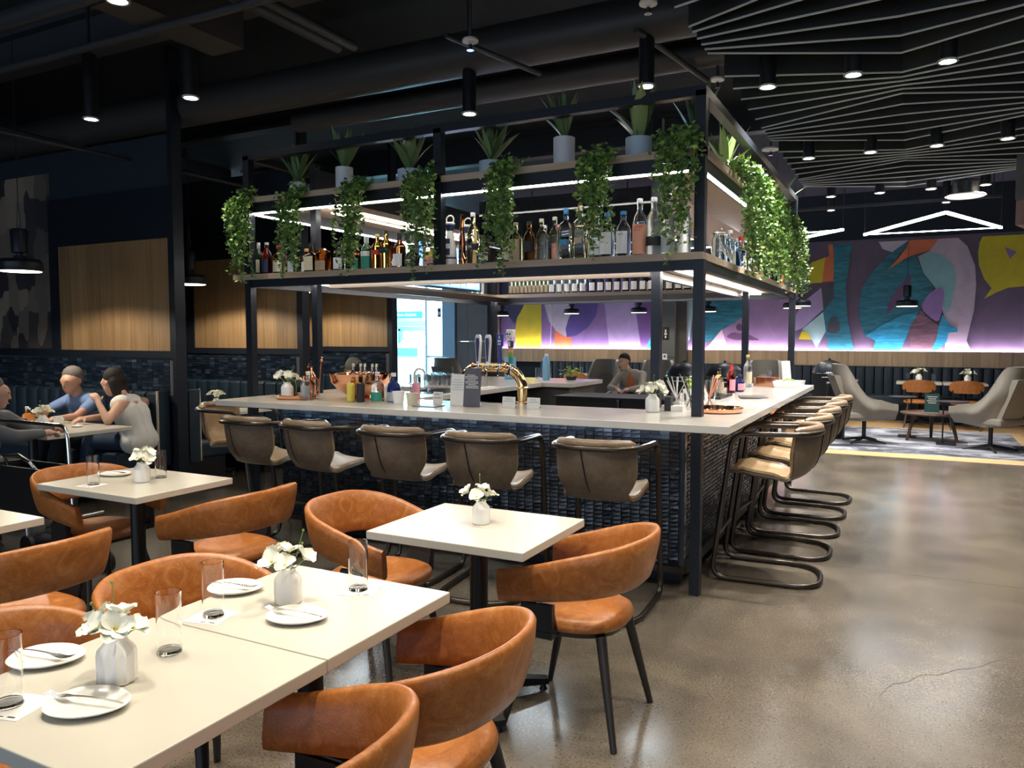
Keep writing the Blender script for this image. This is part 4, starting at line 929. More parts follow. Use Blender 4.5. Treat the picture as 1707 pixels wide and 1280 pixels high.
# far shelf: rows of wine
k = 0; x = -4.24
for n, step, g, lb, sh, h, r, d, nm in ((10, .052, 'gold', 'tan', 'wine', .30, .024, 'slim pale gold bottle in the row at the far shelf left end', 'white_wine_bottle'), (5, .095, 'pale_gold', 'white', 'wine', .31, .036, 'pale yellow wine bottle with white label in the far shelf row', 'white_wine_bottle'), (16, .098, 'dark', 'white', 'wine', .32, .037, 'dark wine bottle with square white label in the far shelf row', 'wine_bottle')):
    for i in range(n):
        bottle(x, 8.17, Z1, sh, h, r, g, lb, None, d, nm, half=1.0, lz=(.08, .36), group=nm.replace('_', ' ')+'s on the far shelf'+(' left end' if r < .03 else '')); x += step
    x += .02
for i in range(9): bottle(-2.75+.13*i, 8.32, Z1, 'wine', .32, .037, 'dark', 'white', None, 'dark wine bottle in the second row behind the far shelf row', 'wine_bottle', half=1.0, lz=(.08, .36), group='second row of wine bottles on the far shelf')
for i, y in enumerate((7.78, 7.9, 8.0)): bottle(-4.55, y, Z1, 'tall', .30, .036, 'clear', 'white', 'silver', '%s clear bottle beside the blue screen on the left shelf' % ORD[i], rz=R(90))

# ------------------------------------------------------------------ potted plants on the upper shelf
def strap_leaf(L, W, lift, droop):
    b = MB()
    def f(u, v):
        s = u*2-1; w = W*math.sin(PI*min(1, .12+.88*v))**.7*(1-v**4); r = L*v*math.cos(lift)*(1+.1*v); z = L*v*math.sin(lift)-droop*v*v*L
        return (r, s*w, z+abs(s)*w*.45)
    return b.grid(f, 2, 8)
_lf = []
random.seed(21)
for k in range(6): _lf.append(strap_leaf(.26+.025*(k % 3), .017+.002*(k % 2), R(80-11*(k % 4)), .06+.05*(k % 3)).mesh('leaf')); _lf[-1].materials.append(MATS['strap_green'])
_bl = [strap_leaf(.27, .019, R(72), .14).mesh('leaf'), strap_leaf(.26, .021, R(58), .18).mesh('leaf'), strap_leaf(.24, .018, R(82), .05).mesh('leaf')]
for m_ in _bl: m_.materials.append(MATS['strap_green'])
def plant(x, y, z, ph, pr, pm, label, n=15, s=1.0, broad=False, lit=False, seed=1):
    n += 4
    rnd = random.Random(seed); t = thing('potted_plant', label, 'plant', (x, y, z), 0, 'plants along the canopy top')
    ob('pot', MB().lathe([(pr*.9, 0), (pr, .008), (pr, ph), (pr*.9, ph), (pr*.88, ph-.015)], 24), pm, t)
    ob('soil', MB().lathe([(pr*.87, ph-.03), (pr*.87, ph-.012)], 16), 'charcoal_wood', t)
    for k in range(n):
        me = rnd.choice(_bl if broad else _lf); o = link('leaf', me, None, t, (0, 0, ph-.015), (0, rnd.uniform(-.35, .25), 2*PI*k/n*1.0+rnd.uniform(-.25, .25)+(k % 3)*2.1))
        sc = s*1.3*rnd.uniform(.75, 1.15); o.scale = (sc, sc*rnd.uniform(1, 1.4), sc)
    return t
ZU = 2.63
for i, (x, y, ph, pr, pm, d, n, s, br) in enumerate((
  (-4.33, 4.70, .11, .055, 'pot_white', 'spiky plant in a small white pot at the left canopy end', 18, 1.0, False), (-3.83, 4.66, .165, .058, 'pot_white', 'upright plant in a tall white cylinder, left of the shelf post', 13, .95, False),
  (-3.25, 4.68, .10, .078, 'pot_blue', 'fan shaped plant in a low wide pot left of the shelf post', 13, 1.0, True), (-2.60, 4.72, .10, .075, 'pot_blue', 'plant in a low wide pot right of the shelf post', 12, 1.0, True),
  (-2.03, 4.66, .175, .062, 'pot_white', 'plant in the tallest white cylinder above the bottles', 13, 1.05, True), (-1.53, 4.66, .12, .072, 'pot_blue', 'fan shaped plant in a mid sized pot near the canopy corner', 13, 1.15, True),
  (-1.24, 4.95, .10, .07, 'pot_white', 'broad leaved plant at the canopy corner post', 9, 1.25, True), (-1.28, 5.95, .13, .065, 'pot_white', 'spiky plant in a white pot, first on the walkway side', 16, 1.1, False),
  (-1.26, 6.75, .10, .07, 'pot_white', 'spiky plant among the ivy on the walkway side', 14, 1.0, False), (-1.28, 8.2, .13, .07, 'pot_white', 'spiky plant in a pale pot at the far canopy end', 18, 1.2, False))):
    plant(x, y, ZU, ph*1.08, pr*1.12, pm, d, n, s, br, seed=30+i)
pl2 = thing('potted_fern', 'bright lime green fan plant above the walkway side ivy', 'plant', (-1.14, 5.85, 2.6))
_lm = strap_leaf(.22, .022, R(65), .15).mesh('leaf'); _lm.materials.append(MATS['lime_green'])
ob('pot', MB().lathe([(.04, .03), (.05, .035), (.055, .10)], 16), 'pot_white', pl2)
for k in range(11): link('leaf', _lm, None, pl2, (0, 0, .08), (0, -.25+.1*(k % 4), 2*PI*k/11))
# ------------------------------------------------------------------ trailing ivy
def ivy(x, y, zt, zb, wd, nrm, label, seed, dens=1.0):
    rnd = random.Random(seed); t = thing('trailing_ivy', label, 'ivy', (x, y, 0), 0, 'ivy hanging from the upper canopy shelf')
    nv = Vector(nrm); du = Vector((-nv.y, nv.x, 0)); leaves = MB(); stems = MB()
    def leaf(p, s):
        q = Matrix.Rotation(rnd.uniform(0, 2*PI), 3, 'Z') @ Matrix.Rotation(rnd.uniform(-1.2, 1.2), 3, 'X') @ Matrix.Rotation(rnd.uniform(-.9, .9), 3, 'Y')
        pts = [(0, 0, 0), (.38, -.20, .05), (.46, -.62, .02), (.12, -.72, .04), (0, -1.1, -.08), (-.12, -.72, .04), (-.46, -.62, .02), (-.38, -.20, .05), (0, -.45, -.07)]
        leaves.add([p+q @ (Vector(a)*s) for a in pts], [(0, 1, 8), (1, 2, 8), (2, 3, 8), (3, 4, 8), (4, 5, 8), (5, 6, 8), (6, 7, 8), (7, 0, 8)])
    n = int(19*dens)
    for k in range(n):
        u = (k+.5)/n*2-1+rnd.uniform(-.12, .12); L = (zt-zb)*(1-.55*abs(u)**1.5)*rnd.uniform(.62, 1.0) if k % 4 else (zt-zb)*(1-.25*abs(u))
        p = Vector((0, 0, zt+.03))+du*(u*wd*.45)-nv*rnd.uniform(.02, .1); pts = [p.copy()]
        d_out = rnd.uniform(.05, .11); st = .019; drift = rnd.uniform(-.25, .25)
        a = 0; out = 0
        while zt-p.z < L:
            f = (zt-p.z)/L
            p = p+Vector((0, 0, -st))+du*(drift*st*.6+rnd.gauss(0, .006)-u*wd*.018*f)+nv*((d_out+.03-out)*.35 if out < d_out else rnd.gauss(0, .004)); out = p.dot(nv)
            pts.append(p.copy())
            for _ in range(2 if rnd.random() < .75 else 1): leaf(p+Vector((rnd.gauss(0, .014), rnd.gauss(0, .014), rnd.gauss(0, .012))), rnd.uniform(.026, .044)*(1-.25*f))
        stems.tube(pts[::3]+[pts[-1]], .0016, 4)
    for _ in range(int(50*dens)): leaf(Vector((0, 0, zt+rnd.uniform(-.01, .075)))+du*rnd.gauss(0, wd*.28)+nv*rnd.uniform(-.10, .07), rnd.uniform(.024, .038))
    o = ob('leaves', leaves, 'ivy_green', t, smooth=False); o['kind'] = 'stuff'
    ob('stems', stems, 'stem_green', t)
IV = (('at the left end of the canopy', -4.68, 2.62, 1.94, .16), ('second from the left end of the front shelf', -4.14, 2.62, 1.96, .16), ('third from the left end of the front shelf', -3.56, 2.62, 1.97, .17), ('left of the shelf post, fourth along', -2.99, 2.64, 1.93, .19), ('fifth along, right of the ceramic bottle', -2.37, 2.63, 1.93, .17), ('sixth along, among the clear bottles', -1.72, 2.63, 2.02, .18), ('beside the corner post on the front side', -1.22, 2.70, 1.95, .22))
for i, (d, x, zt, zb, wd) in enumerate(IV): ivy(x, 4.485, zt, zb, wd*1.25, (0, -1, 0), 'green ivy hanging '+d, 60+i)
for i, (y, zt, zb, d) in enumerate(((5.42, 2.66, 1.95, 'nearest the corner post'), (5.95, 2.72, 1.95, 'second, bright lime topped'), (6.62, 2.68, 1.95, 'third'), (7.35, 2.66, 1.95, 'fourth'), (8.02, 2.62, 1.93, 'last, at the far end'))):
    ivy(-1.065, y, zt, zb, .42, (1, 0, 0), 'green ivy on the walkway side of the canopy, '+d, 80+i, 1.7)
# ------------------------------------------------------------------ table settings
mat('fork_steel', (.78, .77, .75), .27, 1)
def petal_mesh(L, W):
    def f(u, v):
        s = u*2-1; w = W*math.sin(PI*(.08+.80*v))**.8; return (L*v, s*w, .25*L*math.sin(v*2.2)+abs(s)**2*.006)
    m = MB().grid(f, 4, 5).mesh('petal'); m.materials.append(MATS['petal']); return m
_pet = [petal_mesh(.026, .012), petal_mesh(.022, .011)]
def vase(x, y, z, label, n=5, detail=True, s=1.0, seed=1, ribbed=False):
    rnd = random.Random(seed); t = thing('flower_vase', label, 'vase', (x, y, z), rnd.uniform(0, 6), 'white bud vases')
    nn = 48 if ribbed else 28
    b = MB(); prof = [(.034, 0), (.038, .004), (.0385, .06), (.036, .072), (.024, .086), (.021, .093), (.022, .098), (.018, .098), (.018, .06)]
    rs = [[((r+(.0016*math.cos(12*2*PI*j/nn) if ribbed and z_ < .08 else 0))*s*math.cos(2*PI*j/nn), (r+(.0016*math.cos(12*2*PI*j/nn) if ribbed and z_ < .08 else 0))*s*math.sin(2*PI*j/nn), z_*s) for j in range(nn)] for r, z_ in prof]
    ob('vase_body', b.rings(rs, True, True), 'white_ceramic', t)
    for k in range(n):
        a = 2*PI*k/n+rnd.uniform(-.4, .4); r = (.032+.032*rnd.random())*s; zc = (.108+.03*rnd.random())*s
        if k == 0: r = .008; zc = .142*s
        c = Vector((r*math.cos(a), r*math.sin(a), zc)); tilt = (Vector((math.cos(a)*r*16, math.sin(a)*r*16, 1))).normalized(); q = tilt.to_track_quat('Z', 'Y').to_euler()
        fl_ = thing_part('flower', t, c, q)
        ob('stem', MB().tube([(0, 0, 0), tuple(q.to_matrix().inverted() @ (Vector((0, 0, .08*s))-c))], .0014*s, 5), 'stem_green', fl_)
        ob('flower_centre', MB().sph((0, 0, .003*s), .0048*s, 8, 5), 'pollen', fl_)
        if detail:
            for j in range(6): 
                p = link('petal', _pet[j % 2], None, fl_, (0, 0, 0), (0, -rnd.uniform(.1, .5), 2*PI*j/6)); p.scale = (s*1.5, s*1.55, s)
        else:
            m = MB()
            for j in range(6):
                M = Matrix.Rotation(2*PI*j/6, 3, 'Z') @ Matrix.Rotation(-.35, 3, 'Y'); me = _pet[0]
                m.add([M @ (v.co*s*1.5) for v in me.vertices], [tuple(f.vertices) for f in me.polygons])
            ob('petals', m, 'petal', fl_)
    for k in range(3):
        a = rnd.uniform(0, 6); ob('bud_stem', MB().tube([(0, 0, .08*s), (.02*math.cos(a)*s, .02*math.sin(a)*s, .12*s), (.045*math.cos(a)*s, .045*math.sin(a)*s, (.14+.03*k)*s)], .0012*s, 5).sph((.045*math.cos(a)*s, .045*math.sin(a)*s, (.142+.03*k)*s), .004*s, 6, 4), 'stem_green', t)
    return t
def thing_part(name, parent, loc, rot):
    o = bpy.data.objects.new(name, None); C.objects.link(o); o.parent = parent; o.location = loc; o.rotation_euler = rot; o.empty_display_size = .01; return o
_gl = {}
def tumbler(x, y, z, label, r=.0305, h=.155, group='clear tumblers'):
    k = (r, h)
    if k not in _gl: 
        m = MB().lathe([(r*.9, 0), (r*.97, .002), (r, h), (r-.0018, h), (r*.92, .010), (r*.3, .008), (.001, .008)], 32).mesh('glass_wall'); m.materials.append(MATS['glass']); _gl[k] = m
    o = link('tumbler', _gl[k], None, None, (x, y, z)); return tag(o, label, 'glass', group)
_pl = None
def plate(x, y, z, rz, label, s=1.0):
    global _pl
    if _pl is None:
        def pt(a, r, z): 
            return ((.088+.010*math.cos(a)**3)*r*math.cos(a), .074*r*math.sin(a), z)
        _pl = MB().rings([[pt(2*PI*j/40, r, z_) for j in range(40)] for r, z_ in ((.55, 0), (.7, .001), (.98, .013), (1, .016), (.97, .0165), (.78, .008), (.6, .006), (.02, .006))]).mesh('plate'); _pl.materials.append(MATS['porcelain'])
    o = link('plate', _pl, None, None, (x, y, z), (0, 0, rz)); o.scale = (s, s, 1); return tag(o, label, 'plate', 'small oval plates')
def fork(x, y, z, rz, label):
    t = thing('fork', label, 'fork', (x, y, z), rz, 'forks on the plates')
    def f(u, v):
        s = u*2-1; x_ = -.105+.15*v; w = .0042-.0012*math.sin(PI*v)+(.0055*sm((v-.82)/.18)); return (x_, s*w, .004+.008*math.sin(PI*v)*.6)
    ob('handle', MB().grid(f, 2, 14, .0016), 'fork_steel', t)
    for k in range(4):
        yy_ = -.0078+.0052*k; ob('tine', MB().tube([(.044, yy_*.9, .0045), (.062, yy_, .003), (.080, yy_, .0065), (.088, yy_, .0095)], [.0019, .0017, .0014, .0008], 6), 'fork_steel', t)
    ob('tine_root', MB().bb(.040, .048, -.0095, .0095, .0030, .0050), 'fork_steel', t)
def coaster(x, y, z, rz, label):
    t = thing('paper_coaster', label, 'coaster', (x, y, z), rz, 'paper coasters')
    ob('sheet', MB().bb(-.055, .055, -.055, .055, 0, .0012), 'paper', t, smooth=False)
    ob('print', MB().bb(.022, .040, -.046, -.041, .0012, .0016).bb(-.005, .012, -.046, -.043, .0012, .0016), 'print_ink', t, smooth=False)
ZT = .75
vase(-1.60, 2.81, ZT, 'white vase with pale flowers on the small square table before the bar', 6, seed=2)
vase(-1.63, 1.70, ZT, 'white vase with flowers on the far half of the long table', 6, seed=3, s=1.05)
vase(-1.60, 1.12, ZT, 'ribbed white vase with open flowers on the near half of the long table', 6, seed=4, ribbed=True, s=1.08)
vase(-3.71, 2.78, ZT, 'white vase with flowers between two tumblers on the left rear table', 6, seed=5, s=1.1)
vase(-6.75, 6.0, ZT, 'white vase with flowers on the second booth table', 5, False, seed=6, s=1.2)
vase(-6.62, 4.02, ZT, 'white vase with flowers on the booth table beside the grey jacket', 5, False, seed=7, s=1.2)
for x, y, d in ((-1.515, 1.885, 'clear tumbler on a coaster at the far end of the long table'), (-1.735, 1.515, 'clear tumbler on a coaster in the middle of the long table'), (-1.63, 1.285, 'clear tumbler beside the ribbed vase on the long table'), (-1.70, .935, 'clear tumbler cut by the left picture edge'), (-3.86, 2.60, 'clear tumbler on a coaster at the left rear table'), (-3.71, 2.90, 'clear tumbler behind the vase at the left rear table')): tumbler(x, y, ZT+.0013, d)
for x, y, a, d in ((-1.505, 1.885, 20, 'white coaster under the tumbler at the far end'), (-1.735, 1.51, 12, 'white coaster under the middle tumbler'), (-1.68, .94, 15, 'white coaster under the cut off tumbler'), (-3.86, 2.59, 8, 'white coaster under the tumbler on the left rear table')): coaster(x, y, ZT, R(a), d)
PLs = ((-1.515, 1.605, 12, 'oval white plate at the walkway side, far place'), (-1.545, 1.005, 18, 'oval white plate at the walkway side, near place'), (-1.86, 1.70, 20, 'oval white plate behind the middle tumbler'), (-1.86, 1.11, 25, 'oval white plate left of the ribbed vase'), (-4.02, 2.84, 10, 'oval white plate on the left rear table'))
for x, y, a, d in PLs: plate(x, y, ZT, R(a), d)
for (x, y, a, d), fa in zip(PLs, (184, 194, 14, 12, 15)): fork(x+(-.012 if fa > 90 else .0), y, ZT+.0135, R(fa), d.replace('oval white plate', 'steel fork on the plate', 1))

# ------------------------------------------------------------------ things on the bar
ZB = 1.07
def copper_tray(x, y, r, d):
    t = thing('copper_tray', d, 'tray', (x, y, ZB))
    ob('dish', MB().lathe([(r*.94, 0), (r, .006), (r+.004, .028), (r-.002, .028), (r*.94, .008), (.01, .008)], 40), 'copper', t)
    ob('rim', MB().tube([((r+.002)*math.cos(2*PI*k/40), (r+.002)*math.sin(2*PI*k/40), .028) for k in range(40)], .003, 6, True), 'copper', t); return t
copper_tray(-4.15, 4.46, .15, 'round copper tray with bar tools near the left post')
copper_tray(-1.07, 4.86, .155, 'empty round copper tray beside the corner post')
b = thing('copper_bowl', 'large polished copper punch bowl on the bar', 'bowl', (-3.70, 4.66, ZB))
ob('bowl_shell', MB().lathe([(.05, .012), (.10, .03), (.17, .07), (.215, .13), (.228, .19), (.234, .192), (.232, .186), (.22, .13), (.17, .075), (.05, .03), (.005, .03)], 48), 'copper', b)
ob('foot_ring', MB().lathe([(.085, 0), (.09, .004), (.06, .02)], 32), 'copper', b)
for k in range(5): bottle(-3.80+.055*k, 4.70+.02*(k % 2), ZB+.045, 'whisky', .22, .024, 'clear', None, 'cream', '%s cork topped bottle chilling in the copper bowl' % ORD[k])
vase(-4.19, 4.40, ZB+.009, 'white vase of pale flowers on the copper tool tray', 6, False, seed=9, s=1.2)
sh = thing('cocktail_shaker', 'hammered copper shaker on the tool tray', 'shaker', (-4.06, 4.50, ZB+.009)); ob('shaker_body', MB().lathe([(.03, 0), (.034, .004), (.05, .16), (.045, .165), (.028, .20), (.025, .235), (.01, .24)], 24), 'copper', sh); ob('spout_handle', MB().tube([(.045, 0, .15), (.085, 0, .14), (.08, 0, .06), (.04, 0, .03)], .006, 6).tube([(-.02, 0, .235), (0, 0, .262), (.02, 0, .235)], .004, 6), 'copper', sh)
bs = thing('bar_spoon', 'long copper bar spoon standing behind the shaker', 'spoon', (-3.99, 4.52, ZB+.009)); ob('rod', MB().cyl((0, 0, 0), (.03, 0, .28), .003, n=6), 'copper', bs); ob('bowl_end', MB().sph((.032, 0, .29), (.017, .010, .02)), 'copper', bs)
for x, y, g, c_, d in ((-4.26, 4.50, 'green', 'tan', 'square green decanter with copper stopper on the tool tray'), (-4.00, 4.42, 'clear', 'white', 'clear bitters bottle with herbs on the tool tray')): bottle(x, y, ZB+.009, 'squat', .20, .045, g, 'grey', c_, d, sq=5)
tm = thing('ice_glass', 'tall clear mixing glass right of the tool tray', 'glass', (-3.975, 4.36, ZB)); ob('glass_wall', MB().lathe([(.03, 0), (.034, .15), (.032, .15), (.028, .012), (.002, .012)], 20), 'glass', tm)
for x, y, g, lb, c_, h, d in ((-3.42, 4.50, 'clear', 'green', 'white', .215, 'clear flask bottle with green label beside the copper bowl'), (-3.32, 4.56, 'cobalt', 'grey', 'white', .21, 'tall blue bottle with pale stopper beside the copper bowl')): bottle(x, y, ZB, 'squat', h, .05, g, lb, c_, d, lz=(.03, .34), half=1.3)
cn = [(-3.60, 4.42, 'yellow', 'slim yellow drink can before the copper bowl'), (-3.51, 4.42, 'black', 'slim dark drink can before the copper bowl')]
for x, y, c_, d in cn:
    t = thing('drink_can', d, 'can', (x, y, ZB)); ob('can_body', MB().lathe([(.024, 0), (.029, .006), (.029, .125), (.024, .138)], 20), 'lab_'+c_, t); ob('can_lid', MB().lathe([(.023, .137), (.023, .14)], 16), 'silver', t)
sp = thing('soap_pump', 'pink soap pump bottle behind the flask bottles', 'soap dispenser', (-3.28, 4.78, ZB)); mat('soap_pink', (.80, .35, .45), .25)
ob('pump_body', MB().lathe([(.03, 0), (.033, .005), (.03, .10), (.022, .125), (.014, .13)], 20), 'soap_pink', sp); ob('pump_head', MB().cyl((0, 0, .13), (0, 0, .175), .010).bb(-.01, .04, -.009, .009, .172, .184), 'paper', sp)
def tin_cup(x, y, d, m, r=.045, h=.085):
    t = thing('paper_cup', d, 'cup', (x, y, ZB)); ob('cup_wall', MB().lathe([(r*.75, 0), (r*.78, .004), (r, h), (r-.002, h), (r*.72, .01), (.003, .01)], 24), m, t); ob('rim', MB().tube([(r*math.cos(2*PI*k/24), r*math.sin(2*PI*k/24), h) for k in range(24)], .002, 5, True), m, t)
tin_cup(-3.20, 4.45, 'white cup on the bar left of the menu holder', 'white_ceramic'); tin_cup(-3.05, 4.40, 'cream cup beside the white cup on the bar', 'lab_cream', .043, .08)
def card(x, y, w, h, d, rz=0, m='paper', lines=4, ink='print_ink', lean=.12):
    t = thing('menu_card', d, 'menu', (x, y, ZB), rz)
    ob('sheet', MB().box((0, h/2*math.sin(lean)*0, h/2), (w, .006, h), 0, -lean), m, t, smooth=False)
    ob('stand', MB().box((0, .02, .012), (w*.8, .05, .004)), 'door_alu', t, smooth=False)
    for k in range(lines): ob('text_line', MB().box((0, -.0035-(h*(.82-.62*k/max(1, lines-1))-h/2)*math.sin(-lean)*-1-.0005, h*(.82-.62*k/max(1, lines-1))), (w*(.78 if k % 3 else .5), .001, .004), 0, -lean), ink, t, smooth=False)
mat('slate_print', (.10, .10, .125), .5)
card(-2.93, 4.54, .085, .085, 'small cream notice card by the white cup', R(-10), lines=3)
card(-2.74, 4.50, .11, .215, 'tall pale menu leaning before the copper beer tower', R(4), lines=9, ink='lab_grey')
card(-2.61, 4.47, .125, .26, 'tall dark printed menu before the copper beer tower', R(2), 'slate_print', 16, 'paper')
card(-2.35, 4.50, .092, .075, 'small white table card left of the pair', R(2), lines=4, ink='lab_grey'); card(-2.17, 4.50, .092, .075, 'small white table card right of the pair', R(2), lines=4, ink='lab_grey')
tag(ob('folded_menu', MB().bb(-2.98, -2.80, 4.30, 4.42, ZB, ZB+.006), 'grey_column', smooth=False), 'flat folded grey menu lying on the bar', 'menu')
# beer tower
tw = thing('beer_tower', 'curved copper beer tower with four tall tap handles', 'beer tower', (0, 4.86, ZB))
path = fillet([(-2.92, 0, 0), (-2.92, 0, .165), (-2.84, 0, .245), (-2.52, 0, .245), (-2.43, 0, .165), (-2.43, 0, 0)], .10, 8)
ob('arch', MB().tube(path, .036, 18), 'brass', tw)
for x in (-2.92, -2.43): ob('collar', MB().lathe([(.048, 0), (.048, .012), (.038, .016)], 20, (x, 0, 0)).lathe([(.041, .105), (.045, .112), (.041, .12)], 20, (x, 0, 0)), 'brass', tw)
for x in (-2.82, -2.55): ob('band', MB().tube([(x, .040*math.cos(2*PI*k/20), .245+.040*math.sin(2*PI*k/20)) for k in range(20)], .006, 6, True), 'copper', tw)
mat('tap_white', (.85, .85, .84), .25); mat('tap_navy', (.035, .03, .13), .35); mat('tap_blue', (.03, .05, .28), .35)
def tapset(x): 
    ob('faucet', MB().cyl((x, -.03, .245), (x, -.085, .245), .011).tube([(x, -.08, .25), (x, -.095, .23), (x, -.097, .195)], .009, 8), 'chrome', tw)
    ob('lever_stem', MB().cyl((x, -.062, .25), (x, -.062, .285), .008), 'chrome', tw)
for x in (-2.75, -2.67):
    tapset(x); h = ob('tap_handle', MB().rings([[(x+a*w, -.062+b*.014, z) for a, b in ((-1, -1), (1, -1), (1, 1), (-1, 1))] for z, w in ((.28, .010), (.33, .013), (.44, .021), (.475, .017), (.485, .008))]), 'tap_white', tw, smooth=False)
    ob('inlay', MB().rings([[(x+a*w, -.0775-b*.001, z) for a, b in ((-1, 0), (1, 0), (1, 1), (-1, 1))] for z, w in ((.295, .006), (.43, .015), (.46, .012))]), 'tap_navy', h, smooth=False)
tapset(-2.575); h = ob('tap_handle', MB().rings([[(-2.575+a*w, -.062+b*.012, z) for a, b in ((-1, -1), (1, -1), (1, 1), (-1, 1))] for z, w in ((.28, .009), (.40, .010), (.405, .020), (.485, .022))]), 'tap_blue', tw, smooth=False)
ob('inlay', MB().bb(-2.579, -2.571, -.0755, -.074, .455, .475).bb(-2.588, -2.562, -.0755, -.074, .432, .446).bb(-2.586, -2.564, -.0755, -.074, .412, .424), 'paper', h, smooth=False)
tapset(-2.49); h = ob('tap_handle', MB().rings([[(-2.49+a*.012, -.062+b*.012, z) for a, b in ((-1, -1), (1, -1), (1, 1), (-1, 1))] for z in (.28, .33)]), 'lab_green', tw, smooth=False)
ob('handle_band', MB().bb(-2.503, -2.477, -.075, -.049, .33, .36), 'lime_green', h, smooth=False); ob('handle_band', MB().bb(-2.503, -2.477, -.075, -.049, .36, .395), 'lab_orange', h, smooth=False)
ob('handle_neck', MB().bb(-2.505, -2.475, -.08, -.045, .395, .44), 'print_ink', h, smooth=False); ob('handle_mark', MB().bb(-2.503, -2.484, -.0815, -.08, .402, .435), 'paper', h, smooth=False)
sk = ob('skull_top', MB().bb(-2.515, -2.462, -.09, -.035, .462, .52).bb(-2.512, -2.485, -.09, -.05, .443, .463), 'porcelain', h, smooth=False); bev(sk, .008, 3)
ob('eye_socket', MB().cyl((-2.503, -.0915, .488), (-2.503, -.089, .488), .007).cyl((-2.485, -.0915, .488), (-2.485, -.089, .488), .007).bb(-2.497, -2.491, -.0915, -.09, .468, .476), 'print_ink', h)
# glasses drying on the left counter
rk = thing('glass_rack', 'pale drying mat of upturned glasses on the inner bar counter', 'rack', (-3.72, 5.95, ZB)); ob('mat', MB().bb(-.30, .34, -.32, .32, 0, .012), 'paper', rk, smooth=False); ob('rim', MB().bb(-.30, .34, -.325, -.315, 0, .03), 'chrome', rk, smooth=False)
for i in range(6):
    for j in range(4): tumbler(-3.96+.1*i, 5.74+.13*j, ZB+.013, 'clear glass among the rows drying on the inner counter', .036, .12, 'glasses drying on the inner counter')
fc = thing('faucet', 'arched chrome faucet on the inner bar counter', 'faucet', (-3.80, 5.52, ZB)); ob('spout', MB().tube([(0, 0, 0), (0, 0, .14)]+[(.055-.055*math.cos(a), 0, .14+.055*math.sin(a)) for a in [PI*k/10 for k in range(1, 11)]]+[(.11, 0, .10)], .009, 10), 'chrome', fc); ob('base_flange', MB().lathe([(.024, 0), (.024, .01), (.012, .015)], 18), 'chrome', fc); ob('lever', MB().cyl((0, 0, .05), (-.05, -.02, .07), .006), 'chrome', fc)
ob('sink_rim', MB().bb(0, .4, -.2, .2, 0, .004), 'chrome', fc, smooth=False)
# far inner counter
hb = thing('potted_herb', 'bright green herb plant in a small pot on the far inner counter', 'plant', (-3.28, 7.75, ZB)); ob('pot', MB().lathe([(.05, 0), (.065, .04), (.06, .04)], 20), 'charcoal_wood', hb)
rnd = random.Random(5); m = MB()
for k in range(70):
    a = rnd.uniform(0, 2*PI); r = rnd.uniform(0, .12); p = Vector((r*math.cos(a), r*math.sin(a), .05+rnd.uniform(0, .11)*(1-r*4))); q = Matrix.Rotation(rnd.uniform(0, 6), 3, 'Z') @ Matrix.Rotation(rnd.uniform(-.7, .7), 3, 'X')
    m.add([p+q @ Vector(v) for v in ((0, 0, 0), (.016, .02, .004), (0, .048, -.004), (-.016, .02, .004))], [(0, 1, 2, 3)])
o = ob('leaves', m, 'lime_green', hb, smooth=False); o['kind'] = 'stuff'
bb_ = thing('water_bottle', 'tall sky blue bottle on the far inner counter', 'bottle', (-3.52, 7.62, ZB)); ob('bottle_body', MB().lathe([(.035, 0), (.04, .01), (.043, .12), (.036, .23), (.02, .26)], 20), 'sky_panel', bb_); ob('cap', MB().lathe([(.02, .26), (.02, .285)], 14), 'paper', bb_)
bb2 = thing('blue_carton', 'sky blue carton right of the blue tap handle', 'box', (-3.95, 7.6, ZB)); bev(ob('carton', MB().bb(-.05, .05, -.05, .05, 0, .24), 'sky_panel', bb2, smooth=False), .006); ob('lid', MB().bb(-.051, .051, -.051, .051, .225, .245), 'sky_panel', bb2, smooth=False)
for i, x in enumerate((-3.75, -3.62)): tumbler(x, 7.9, ZB, '%s clear tumbler at the far inner counter' % ORD[i], .03, .12, 'tumblers on the far inner counter')
bt = thing('service_cart', 'low black service cart panel at the bar opening', 'cart', (-2.35, 6.9, 0)); ob('body', MB().bb(-.62, -.02, -.25, .25, .1, .97).bb(.02, .62, -.25, .25, .1, .97), 'black_metal', bt, smooth=False); ob('top', MB().bb(-.64, .64, -.27, .27, .97, .985), 'black_steel', bt, smooth=False); ob('divider_strip', MB().bb(-.012, .012, -.262, -.25, .1, .97), 'chrome', bt, smooth=False)
for sx in (-.55, .55): ob('caster', MB().cyl((sx, -.15, .05), (sx+.03, -.15, .05), .05).cyl((sx, .15, .05), (sx+.03, .15, .05), .05), 'black_metal', bt)
# right arm of the bar
vase(-1.43, 4.68, ZB, 'white vase of pale flowers left of the corner post', 7, True, seed=12, s=1.15)
def straws(x, y, d, n, m, h, r=.04, hold='glass'):
    t = thing('straw_cup', d, 'cup', (x, y, ZB)); ob('cup_wall', MB().lathe([(r*.85, 0), (r, .1), (r-.002, .1), (r*.8, .008), (.002, .008)], 20), hold, t); rnd = random.Random(n)
    for k in range(n):
        a = rnd.uniform(0, 2*PI); ob('straw', MB().cyl((-.6*r*math.cos(a), -.6*r*math.sin(a), .01), (1.7*r*math.cos(a), 1.7*r*math.sin(a), h*rnd.uniform(.85, 1.05)), .0035, n=6), m, t)
straws(-1.37, 5.02, 'clear cup of white straws behind the vase', 6, 'paper', .20); straws(-1.27, 4.98, 'clear cup of steel and copper stirrers by the corner post', 7, 'chrome', .25); straws(-1.20, 5.22, 'clear glass of orange swizzle sticks behind the corner post', 8, 'lab_orange', .20)
